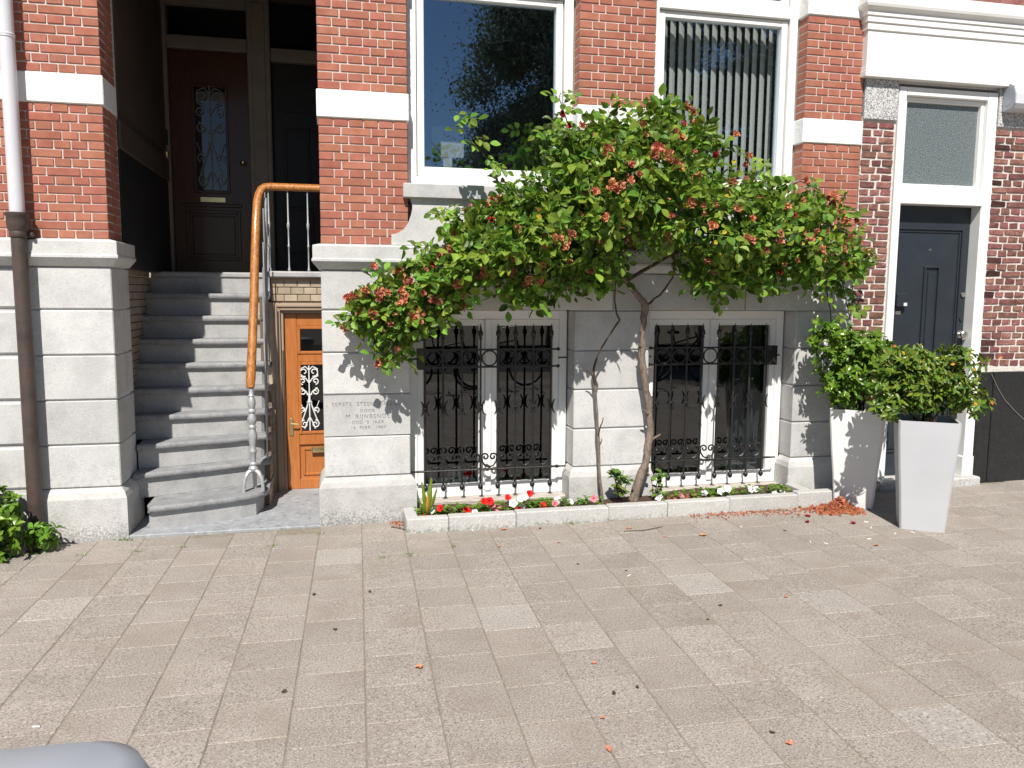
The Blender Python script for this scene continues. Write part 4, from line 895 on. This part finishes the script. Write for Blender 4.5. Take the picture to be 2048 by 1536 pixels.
BL = [(1232,208),(1373,215),(1366,250),(1361,275),(1315,301),(1209,303),(1262,329),(1338,319),(1352,330),(1276,349),(1223,370),(1186,383),(1470,270),(1493,312),(1396,356),(1459,363),(1385,403),(1429,410),(1475,417),(1503,437),(1206,440),(1204,486),(1424,451),(1334,474),(1412,525),(1530,500),(1572,412),(1609,362),(1651,395),(1672,402),(1681,428),(1702,474),(1685,498),(1734,502),(1681,528),(1614,472),(1118,477),(1137,525),(1181,542),(1711,444),(749,532),(795,545),(884,503),(902,498),(966,543),(1019,547),(1083,529),(1088,494),(1108,476),(1132,488),(1037,456),(972,408),(995,398),(1209,437),(1223,368),(1167,250),(1284,250),(1141,468),(821,562),(706,592),(761,586),(772,585),(811,602),(864,602),(802,582),(845,586),(720,625),(743,623),(780,648),(761,660),(827,637),(847,630),(925,592),(921,609),(917,570),(1054,561),(1081,564),(1126,567),(753,725),(690,656),(884,627),(798,700),(733,582),(1318,292),(1330,306),(1308,308),(1215,296),(1228,378),(1240,372),(1690,440),(1395,245),(1348,262),(1668,392),(1694,486),(1560,470),(1500,480),(1590,520),(1640,500)]
RED = [(1122,229),(1431,312),(985,439),(904,468),(870,530),(1140,250),(1560,545),(1585,430)]
for k, (px,py) in enumerate(BL+RED):
    red = k >= len(BL); px += rr.uniform(-2,2); p = W(px, py, depth(px,py)-.045)
    link('red_bloom' if red else 'withered_bloom', rr.choice(rm if red else wm), rose, mat4(p, (rr.gauss(0,.5), rr.gauss(.3,.3), 1), (rr.gauss(0,.5), -1, rr.gauss(.25,.4)), rr.uniform(.7,1.12) if not red else rr.uniform(.8,1.0)))
    if not red and rr.random() < .45:
        p2 = p+Vector((rr.uniform(-.045,.045), rr.uniform(-.01,.03), rr.uniform(-.045,.02))); link('withered_bloom', rr.choice(wm), rose, mat4(p2, (rr.gauss(0,.5), .2, 1), (rr.gauss(0,.5), -1, rr.gauss(0,.4)), rr.uniform(.7,1.1)))

k = 0
while k < 80:
    px, py = rr.uniform(690,1740), rr.uniform(210,700)
    if not inpoly(px, py, CROWN): continue
    k += 1; link('withered_bloom', rr.choice(wm), rose, mat4(W(px, py, depth(px,py)*rr.uniform(.85,1.02)-.02), (rr.gauss(0,.5), .2, 1), (rr.gauss(0,.6), -1, rr.gauss(.1,.5)), rr.uniform(.35,.7)))

# ------------------------------------------------------------------ pots and their shrubs
def tapered(name, label, cx, cy, rot, bot, top, h, m, z0):
    t = thing(name, label, 'planter', (cx,cy,z0), None, math.radians(rot))
    v = []; rings = [(bot/2,0),(bot/2*1.0+.25*(top-bot)/2*1.15,.3*h),(bot/2+.55*(top-bot)/2*1.1,.55*h),(top/2-.004,.86*h),(top/2,h),(top/2-.016,h),(top/2-.03,h-.09)]
    n = 0; f = []
    for r, z in rings:
        c = .012
        v += [(-r+c,-r,z),(r-c,-r,z),(r,-r+c,z),(r,r-c,z),(r-c,r,z),(-r+c,r,z),(-r,r-c,z),(-r,-r+c,z)]
    for i in range(len(rings)-1):
        for k in range(8): f.append((i*8+k,i*8+(k+1)%8,(i+1)*8+(k+1)%8,(i+1)*8+k))
    f.append(tuple(range(8))[::-1])
    MB().add(v,f).obj('pot', m, t); r = top/2-.028; b = MB().box(-r,r,-r,r,h-.12,h-.07,0); b.obj('potting_soil', 'potsoil', t); return t
def chipmark(t, x, y, z):
    b = MB().tube([(x,y-.0005,z),(x,y+.002,z)], .007, 9); b.obj('paint_chip', 'twig', t)
P1 = (4.128,-.385); P2 = (4.21,-1.04)
tapered('tall_planter', 'white tapered square planter pot beside the heap of petals', *P1, -40, .285, .40, .79, 'potwhite', gz(4.13)+.0)
pg = tapered('tall_planter', 'lavender grey tapered square planter pot standing in front of the dark door', *P2, -33.4, .295, .40, .80, 'potgrey', gz(4.2)+.0)
chipmark(pg, .03, -.1585, .31)
def shrub(label, cx, cy, zb, blobs, m, nw, L, wd, seed, nsingle, up=.5, group=None):
    s = thing('potted_shrub', label, 'shrub', (cx,cy,zb)); s.location = (0,0,0); r = random.Random(seed); its = []
    for k in range(9):
        bx = r.choice(blobs); a = r.uniform(0,6.28); p1 = Vector((bx[0]+math.cos(a)*bx[3]*.6, bx[1]+math.sin(a)*bx[3]*.5, bx[2]+r.uniform(0,.6)*bx[4])); p0 = Vector((cx+r.uniform(-.08,.08), cy+r.uniform(-.08,.08), zb-.03))
        MB().tube([p0, p0.lerp(p1,.5)+Vector((0,0,.05)), p1], [.007,.006,.003], 5).obj('stem', 'twig', s, True)
    protos = [whorl(seed*10+k, 7, L, wd, up) for k in range(6)]
    tot = sum(b[5] for b in blobs)
    for b in blobs:
        for k in range(int(nw*b[5]/tot)):
            th = r.uniform(0,6.28); ph = math.acos(r.uniform(-1,1)); q = r.random()**.45
            d = Vector((math.sin(ph)*math.cos(th), math.sin(ph)*math.sin(th), math.cos(ph)))
            ex = 1+(.35*r.random() if r.random() < .22 else 0); p = Vector((b[0]+d.x*b[3]*q*ex, b[1]+d.y*b[3]*.85*q, b[2]+d.z*b[4]*q*ex))
            if noise.noise(p*9) < -.2 and r.random() < .75: continue
            ax = (d*.8+Vector((r.gauss(0,.4),r.gauss(-.3,.4),r.gauss(.6,.4)))).normalized()
            y = ax.orthogonal(); its.append((p.y-p.z*.2, k % 6, mat4(p, y, ax, r.uniform(.75,1.15))))
    scatter(s, protos, its, m, nsingle, 'leaf_whorl'); return s
s1 = shrub('glossy bright green shrub growing in the white pot', P1[0], P1[1], gz(4.1)+.75, [(4.02,-.36,1.16,.27,.27,1.0),(3.90,-.34,1.36,.20,.18,.55),(4.28,-.38,1.10,.22,.22,.6),(4.22,-.36,1.30,.20,.15,.45),(3.92,-.42,.98,.17,.14,.35),(4.42,-.42,1.18,.18,.16,.35)], 'leafp1', 560, .066, .0145, 5, 200)
s2 = shrub('bronze tinged green shrub growing in the lavender grey pot', P2[0], P2[1], gz(4.2)+.76, [(4.20,-1.04,1.08,.30,.22,1.0),(4.38,-1.08,1.22,.21,.17,.55),(4.02,-1.02,1.10,.24,.17,.6),(4.46,-1.1,.98,.20,.13,.4),(3.92,-1.05,.96,.15,.12,.3),(4.16,-1.0,1.27,.20,.12,.4),(4.0,-.98,1.25,.16,.12,.25)], 'leafp2', 680, .068, .0125, 6, 250, .25)
om = rawmesh('orange_leaf', *leaflet(.06,.016,.3,.01), 'orange_leaf')
for k in range(13):
    p = Vector((rr.uniform(3.85,4.6), rr.uniform(-1.3,-.9), rr.uniform(.9,1.4))); link('orange_leaf', om, s2, mat4(p, (rr.gauss(0,1),-.3,rr.gauss(-.2,.5)), (rr.gauss(0,.3),-1,.4), rr.uniform(.5,.8)))
h1 = shrub('bright green low shrub at the foot of the downpipe', -2.22, -.3, .0, [(-2.33,-.30,.30,.22,.32,1.0),(-2.42,-.30,.52,.15,.20,.6),(-2.30,-.28,.42,.12,.22,.35),(-2.24,-.30,.46,.09,.20,.4),(-2.15,-.30,.28,.13,.18,.55),(-2.18,-.36,.14,.20,.18,.7),(-1.93,-.22,.09,.10,.09,.25),(-2.5,-.3,.35,.2,.3,.5)], 'leafh', 620, .065, .016, 8, 160, .3)
h1.name = 'garden_shrub'

# ------------------------------------------------------------------ flowers in the bed
def petunia_bloom(seed):
    r = random.Random(seed); V = [(0,0,0)]; F = []; n = 15
    for i in range(n): a = 2*math.pi*i/n; V.append((math.cos(a)*.011, math.sin(a)*.011, .022))
    for i in range(n): a = 2*math.pi*i/n; R = .029*(1+.13*math.cos(5*a))*r.uniform(.94,1.06); V.append((math.cos(a)*R, math.sin(a)*R, .028+r.uniform(-.006,.006)))
    for i in range(n): j = (i+1) % n; F += [(0,1+i,1+j),(1+i,1+n+i,1+n+j,1+j)]
    return V, F
pm = {c: [rawmesh('bloom', *petunia_bloom(s), 'petal_'+c) for s in range(2)] for c in ('red','pink','white')}
def petunia(label, px, blooms, seed, spread=.06):
    r = random.Random(seed); base = W(px, 1010, -.2); base.z = .08+gz(base.x)
    t = thing('petunia_plant', label, 'flowers', base, 'petunias in the flower bed'); V = np.zeros((0,3)); F = []
    for k in range(46):
        lv, lf_ = leaflet(r.uniform(.025,.045), r.uniform(.010,.015), .2, .006); a = r.uniform(0,6.28); q = r.random()**.6*spread*1.25; d = (math.cos(a), math.sin(a), r.uniform(-.2,.8))
        pv = place(lv, (math.cos(a)*q*1.3, math.sin(a)*q*.8, r.uniform(.0,.06)), d, (0,-.3,1)); F += [tuple(i+len(V) for i in ff) for ff in lf_]; V = np.vstack([V,pv])
    tag(link('leaves', rawmesh('leaves', V, F, 'leafh'), t), kind='stuff')
    for (bx, by, c) in blooms:
        p = W(bx, by, -.22+r.uniform(-.04,.04))-base
        MB().tube([(0,0,0),(p.x*.5,p.y*.5,p.z*.6),tuple(p)], .002, 4).obj('stem', 'leafh', t)
        nn = Vector((r.gauss(-.1,.3), -1, r.uniform(.3,.8))).normalized(); link('bloom', r.choice(pm[c]), t, mat4(p, nn.orthogonal(), nn, r.uniform(.85,1.15)))
petunia('petunia with dark red and white flowers at the kerb corner near the memorial stone', 856, [(852,1035,'red'),(862,1024,'white'),(866,1038,'white')], 1)
petunia('small petunia with one drooping dark red flower, second from the kerb corner', 884, [(883,1018,'red')], 2, .045)
petunia('petunia with one red flower close to the kerb and a white one beside', 938, [(934,1022,'red'),(951,1026,'white')], 3)
petunia('petunia with twin red flowers side by side above pink ones', 975, [(967,1005,'red'),(978,1003,'red'),(983,1013,'pink'),(993,1017,'pink')], 4)
petunia('leafy petunia with white flowers and a red one low at the kerb', 1036, [(1042,1000,'white'),(1049,994,'white'),(1046,1015,'white'),(1036,1022,'red'),(1014,997,'red'),(1025,1008,'white')], 5, .08)
petunia('petunia whose single red flower stands tallest before the window', 1060, [(1058,988,'red')], 6, .05)
petunia('petunia with one red flower between white and pink ones', 1087, [(1087,1013,'red')], 7, .05)
petunia('petunia with a large pink and a white flower beside the thin stem', 1112, [(1110,1007,'pink'),(1138,1006,'white'),(1117,1003,'white')], 8)
petunia('petunia with a small pink flower at the foot of the thin rose stem', 1180, [(1187,998,'pink')], 9, .055)
petunia('petunia with two pink flowers just past the rose trunk', 1345, [(1336,1001,'pink'),(1358,994,'pink'),(1318,996,'white')], 10)
petunia('petunia with one white flower before the second basement window', 1405, [(1407,988,'white')], 11, .05)
petunia('petunia with two big white flowers leaning over the kerb', 1446, [(1441,984,'white'),(1452,979,'white')], 12)
petunia('petunia with white flowers on bright leaves near the bed end', 1500, [(1496,981,'white'),(1512,980,'white')], 13)
petunia('last white petunia next to the return kerb by the pots', 1555, [(1564,987,'white'),(1548,990,'white')], 14, .045)
def sprout(name, label, px, py, h, n, m, seed, L=.055, wd=.018, Y=-.2, cat='plant'):
    r = random.Random(seed); base = W(px, py, Y); base.z = .08+gz(base.x); t = thing(name, label, cat, base); V = np.zeros((0,3)); F = []
    for k in range(5):
        a = r.uniform(-2.6,-.5); tip = Vector((math.cos(a)*h*.4*r.uniform(.3,1.4), math.sin(a)*h*.2, h*r.uniform(.7,1.05)))
        MB().tube([(0,0,-.01), tuple(tip*.5+Vector((0,0,.02))), tuple(tip)], [.004,.003,.002], 5).obj('stem', 'twig', t)
        for q in range(n):
            p = tip*r.uniform(.25,1); lv, lf_ = leaflet(L*r.uniform(.7,1.1), wd*r.uniform(.8,1.1), .3, .01); b_ = r.uniform(0,6.28)
            pv = place(lv, tuple(p), (math.cos(b_), math.sin(b_)-.3, r.uniform(-.3,.6)), (0,-.5,1)); F += [tuple(i+len(V) for i in ff) for ff in lf_]; V = np.vstack([V,pv])
    tag(link('foliage', rawmesh('foliage', V, F, m), t), kind='stuff')
sprout('young_plant', 'young bush with reddish olive leaves at the foot of the rose trunk', 1240, 1005, .30, 14, 'leafp2', 31, .06, .02)
sprout('young_plant', 'small green shoot leaning from the right side of the rose trunk', 1308, 985, .25, 6, 'leafh', 32)
cp = thing('strap_leaf_plant', 'curled green and brown strap leaf plant in the bed corner by the pier', 'plant', (.66,-.2,.085))
for k, (dx,hh,wd,m) in enumerate(((-.03,.27,.03,'leaf'),(.02,.30,.034,'leaf'),(.05,.22,.026,'leafp2'),(0,.18,.022,'orange_leaf'),(-.05,.15,.02,'leafp1'))):
    pts = [(dx*t*1.4, -.02-.05*math.sin(t*2), hh*t) for t in [i/6 for i in range(7)]]; V = []; F = []
    for i, p in enumerate(pts): ww = wd*(1-.9*abs(i/6-.5)*1.6); V += [(p[0]-ww*.6,p[1]+.006,p[2]),(p[0],p[1]-.004,p[2]),(p[0]+ww*.6,p[1]+.008,p[2])]
    for i in range(6): F += [(i*3,i*3+1,i*3+4,i*3+3),(i*3+1,i*3+2,i*3+5,i*3+4)]
    link('strap_leaf', rawmesh('strap_leaf', V, F, m, True), cp)

# ------------------------------------------------------------------ fallen petals, litter, weeds
V = []; F = []
def chip(p, s, r):
    b = len(V); ax = Vector((r.gauss(0,1),r.gauss(0,1),r.gauss(0,1)*.6)).normalized(); ay = ax.orthogonal().normalized(); az = ax.cross(ay)
    V.extend([tuple(p+ax*s), tuple(p+ay*s*.7+az*s*.25), tuple(p-ax*s), tuple(p-ay*s*.7+az*s*.3), tuple(p+az*s*-.1)]); F.extend([(b,b+1,b+4),(b+1,b+2,b+4),(b+2,b+3,b+4),(b+3,b,b+4)])
hc = GP(1678,1022); hp = random.Random(4)
for k in range(1300):
    rx, ry = hp.gauss(0,.085), hp.gauss(0,.06); hgt = .10*math.exp(-((rx-.02)/.085)**2-(ry/.055)**2)
    chip(Vector((hc.x+rx, hc.y+.03+ry, gz(hc.x)+.006+hgt*hp.random()**.5)), hp.uniform(.010,.021), hp)
tag(link('petal_heap', rawmesh('petal_heap', V, F, 'litter')), 'heap of dried orange brown rose petals against the white pot', 'petals', kind='stuff')
V = []; F = []
for k in range(260):
    px = hp.uniform(1380,1640); p = GP(px, 1030-.06*(px-1380)+abs(hp.gauss(0,6))); chip(p+Vector((0,0,.005)), hp.uniform(.006,.013), hp)
for k in range(60): p = GP(hp.gauss(795,8), hp.gauss(1046,5)); chip(p+Vector((0,0,.006)), hp.uniform(.007,.014), hp)
for k in range(90): p = W(hp.uniform(1330,1420), 1000, hp.uniform(-.26,-.1)); p.z = .085+gz(p.x); chip(p, hp.uniform(.007,.014), hp)
tag(link('scattered_petals', rawmesh('scattered_petals', V, F, 'litter')), 'thin line of dried petal litter along the bed kerb', 'petals', kind='stuff')
def petal_mesh(s):
    r = random.Random(s); n = 9; v = [(0,0,.004)]+[(math.cos(2*math.pi*i/n)*.024*r.uniform(.7,1.2), math.sin(2*math.pi*i/n)*.016*r.uniform(.7,1.2), .003+r.uniform(0,.014)) for i in range(n)]
    return v, [(0,1+i,1+(i+1)%n) for i in range(n)]
pms = [rawmesh('fallen_petal', *petal_mesh(s), 'wither') for s in range(3)]; pmr = rawmesh('fallen_petal', *petal_mesh(9), 'redrose'); pmd = rawmesh('fallen_leaf', *petal_mesh(7), 'twig')
for px,py,red,s in ((1615,1034,1,1.2),(1614,1045,1,1.1),(1705,1048,1,1.2),(1406,1072,0,1.3),(838,1336,0,1.0),(1218,1500,0,.75),(1188,1327,0,.6),(1205,1437,0,.5),(1008,1060,0,1),(1080,1058,1,.7),(1118,1086,0,.6),(998,1094,0,.6),(1258,1058,0,.9),(1330,1074,0,.6),(1752,1092,0,.9),(1578,1488,0,.8),(1572,1195,0,.6),(905,1052,0,.5)):
    o = link('fallen_petal', pmr if red else rr.choice(pms), None, Matrix.Translation(GP(px,py)+Vector((0,0,.001))) @ Matrix.Rotation(rr.uniform(0,6),4,'Z') @ Matrix.Scale(s,4))
    tag(o, ('dark red' if red else 'dry orange brown')+' rose petal lying flat on the paving', 'petal', ('red petals' if red else 'brown petals')+' on the paving')
for px,py in ((1545,1466),(1275,1376),(1228,1388),(628,1190),(740,1185),(568,1385),(1440,1212),(1570,1062),(1252,1142),(1155,1129),(1415,1240),(670,1260)):
    tag(link('fallen_leaf', pmd, None, Matrix.Translation(GP(px,py)+Vector((0,0,.001))) @ Matrix.Rotation(rr.uniform(0,6),4,'Z') @ Matrix.Scale(rr.uniform(.4,.7),4)), 'small dark dry leaf scrap lying on the paving', 'leaf', 'dark leaf scraps on the paving')
bt = MB().tube([(-.014,0,.0035),(.014,0,.0035)], .0035, 7); bm_ = bt.mesh('cigarette_butt', 'paper', True)
for px,py in ((1732,1045),(1742,1056),(1825,1066),(1738,1079),(1652,1088),(1258,1152),(1620,1084),(1482,1054),(1790,1068),(73,1455),(945,1062)):
    tag(link('cigarette_butt', bm_, None, Matrix.Translation(GP(px,py)+Vector((0,0,.0005))) @ Matrix.Rotation(rr.uniform(0,6),4,'Z')), 'white cigarette butt lying on the paving', 'cigarette butt', 'cigarette butts on the paving')
tw = GP(800,1058); b = MB(); b.tube([tw+Vector((-.06,.05,.008)), tw+Vector((0,0,.010)), tw+Vector((.045,-.055,.008))], [.005,.006,.005], 6); tag(b.obj('broken_twig', 'bark'), 'short broken twig lying against the kerb corner', 'twig')
tw = GP(1290,1062); b = MB(); b.tube([tw+Vector((-.16,.01,.006)), tw+Vector((0,-.01,.010)), tw+Vector((.16,.06,.006))], [.002,.003,.002], 5); tag(b.obj('thin_twig', 'twig'), 'long thin twig lying on the paving before the kerb', 'twig')
V = []; F = []; wr = random.Random(8)
def tuft(p, n, h):
    for k in range(n):
        b = len(V); a = wr.uniform(0,6.28); q = p+Vector((wr.gauss(0,.02),wr.gauss(0,.006),0)); t = q+Vector((math.cos(a)*h*.7, math.sin(a)*h*.5, h*wr.uniform(.4,1))); s = Vector((-math.sin(a),math.cos(a),0))*.0022
        V.extend([tuple(q-s),tuple(q+s),tuple(t)]); F.append((b,b+1,b+2))
for px,py in [(wr.uniform(100,260),1082-wr.uniform(0,3)) for _ in range(26)]+[(365,1095),(275,1104),(160,1112),(820,1113),(818,1108),(900,1095),(765,1116),(80,1106),(60,1110),(50,1112),(70,1104),(90,1102),(545,1092),(640,1068),(1150,1048),(1140,1049)]: tuft(GP(px,py), 12, .028)
tag(link('weeds', rawmesh('weeds', V, F, 'leafh')), 'tufts of grass and moss growing in the paving joints', 'weeds', kind='stuff')

# ------------------------------------------------------------------ pale grey object in the near corner
bx = thing('storage_box', 'pale grey rounded plastic lid at the bottom corner of the pavement', 'box', (-.62,-4.93,gz(-.62)+.012))
def rbox(w_, d_, r, n=8):
    P = []
    for cx, cy, a0 in ((w_-r,d_-r,0),(-w_+r,d_-r,90),(-w_+r,-d_+r,180),(w_-r,-d_+r,270)):
        P += [(cx+r*math.cos(math.radians(a0+90*k/n)), cy+r*math.sin(math.radians(a0+90*k/n))) for k in range(n+1)]
    return P
def rings(rs):
    v = []; f = []; n = None
    for (w_,d_,r,z) in rs:
        P = rbox(w_,d_,r); n = len(P); v += [(x,y,z) for x,y in P]
    for i in range(len(rs)-1):
        for k in range(n): f.append((i*n+k,i*n+(k+1)%n,(i+1)*n+(k+1)%n,(i+1)*n+k))
    f += [tuple(range(n))[::-1], tuple(range((len(rs)-1)*n,len(rs)*n))]; return v, f
MB().add(*rings([(.26,.22,.06,0),(.30,.26,.08,.90)])).obj('body', 'greyplastic', bx, True)
MB().add(*rings([(.325,.29,.10,.905),(.335,.30,.11,.92),(.335,.30,.11,.95),(.32,.285,.10,.985),(.29,.255,.09,1.003),(.20,.17,.07,1.010),(.10,.08,.04,1.013)])).obj('lid', 'greyplastic', bx, True)

# ------------------------------------------------------------------ across the street: trees and parked bicycles, seen mirrored in the panes
def tree(label, x, y, th, R, H, seed):
    t = thing('street_tree', label, 'tree', (x,y,gz(x)), 'trees across the street'); r = random.Random(seed)
    gn = MB().tube([(0,0,-.1),(.05,0,th*.4),(-.03,.05,th),(.1,.1,th+H*.6)], [.26,.2,.17,.06], 10)
    for k in range(9):
        a = r.uniform(0,6.28); gn.tube([(0,0,th*r.uniform(.75,1.1)),(math.cos(a)*R*.4,math.sin(a)*R*.4,th+H*.35*r.random()),(math.cos(a)*R*.85,math.sin(a)*R*.85,th+H*r.uniform(.2,.9))], [.09,.05,.015], 6)
    gn.obj('trunk', 'bark', t, True)
    V = []; F = []; cl = []
    for k in range(75):
        a = r.uniform(0,6.28); u = r.uniform(-1,1); q = r.random()**.4; cl.append((math.cos(a)*math.sqrt(1-u*u)*R*q, math.sin(a)*math.sqrt(1-u*u)*R*q, th+H*.5+u*H*.55*q))
    for k in range(90000):
        big = k % 3 == 0; sg = .30 if big else .46; c = r.choice(cl); p = Vector(c)+Vector((r.gauss(0,sg),r.gauss(0,sg),r.gauss(0,sg*.85))); d = Vector((r.gauss(0,1),r.gauss(0,1),r.gauss(0,1))).normalized()*(.07 if big else .032); e = d.orthogonal()*.55; b = len(V)
        V += [tuple(p-d),tuple(p+e),tuple(p+d),tuple(p-e)]; F.append((b,b+1,b+2,b+3))
    tag(link('crown', rawmesh('crown', V, F, 'treeleaf'), t), kind='stuff')
tree('leafy street tree mirrored in the large window', 6.1, -15.5, 2.9, 2.7, 7.2, 1)
tree('leafy street tree mirrored in the blind window', 11.5, -17, 3.0, 3.4, 7.5, 2)
def bicycle(label, x, y, rz, m):
    t = thing('parked_bicycle', label, 'bicycle', (x,y,gz(x)), 'bicycles parked across the pavement', rz)
    for wx in (-.52,.52):
        b = MB(); b.tube([(wx+.33*math.cos(a*math.pi/14),0,.345+.33*math.sin(a*math.pi/14)) for a in range(29)], .018, 6, False); wh = b.obj('wheel', 'rubber', t, True)
        b = MB(); b.tube([(wx+.31*math.cos(a*math.pi/14),0,.345+.31*math.sin(a*math.pi/14)) for a in range(29)], .008, 5, False)
        for k in range(12): a = k*math.pi/6; b.tube([(wx,0,.345),(wx+.31*math.cos(a),0,.345+.31*math.sin(a))], .002, 3)
        b.obj('rim', 'steel', wh, True)
    b = MB(); T = lambda *p, r=.015: b.tube([(q[0],q[2] if len(q) > 2 else 0,q[1]) for q in p], r, 7)
    T((-.52,.345),(-.02,.31)); T((-.02,.31),(-.16,.82)); T((-.52,.345),(-.13,.72)); T((-.02,.31),(.36,.80)); T((-.14,.75),(.34,.86)); T((.32,.95),(.52,.345)); b.obj('frame', m, t, True)
    b = MB(); T((.32,.95),(.30,1.08),r=.012); T((.16,1.06,-.30),(.26,1.09,-.2),(.32,1.08,0),(.26,1.09,.2),(.16,1.06,.30),r=.011); b.obj('handlebar', 'steel', t, True)
    b = MB(); T((-.16,.82),(-.18,.93),r=.012); b.add(*rings([(.11,.05,.03,.93),(.13,.075,.05,.96),(.11,.06,.04,.985)])); b.v = [(vx-(.18 if i >= 14 else 0),vy,vz) for i,(vx,vy,vz) in enumerate(b.v)]; b.obj('saddle', 'rubber', t, True)
    b = MB(); T((-.55,.72),(-.2,.74),r=.008); T((-.55,.72),(-.52,.345),r=.006); T((-.02,.31,-.09),(.03,.18,-.12),r=.008); T((-.02,.31,.09),(-.07,.44,.12),r=.008); b.obj('carrier_and_cranks', 'steel', t, True)
bicycle('black bicycle mirrored in the basement pane by the memorial stone', 1.9, -7.6, .15, 'bike')
bicycle('black bicycle mirrored beside the first in the basement pane', 3.0, -7.9, -.2, 'bike')
bicycle('dark bicycle mirrored in the basement pane behind the trunk', 5.2, -7.7, .3, 'bike')
bicycle('dark bicycle mirrored in the pane with the curtain', 6.6, -8.0, -.1, 'bike')
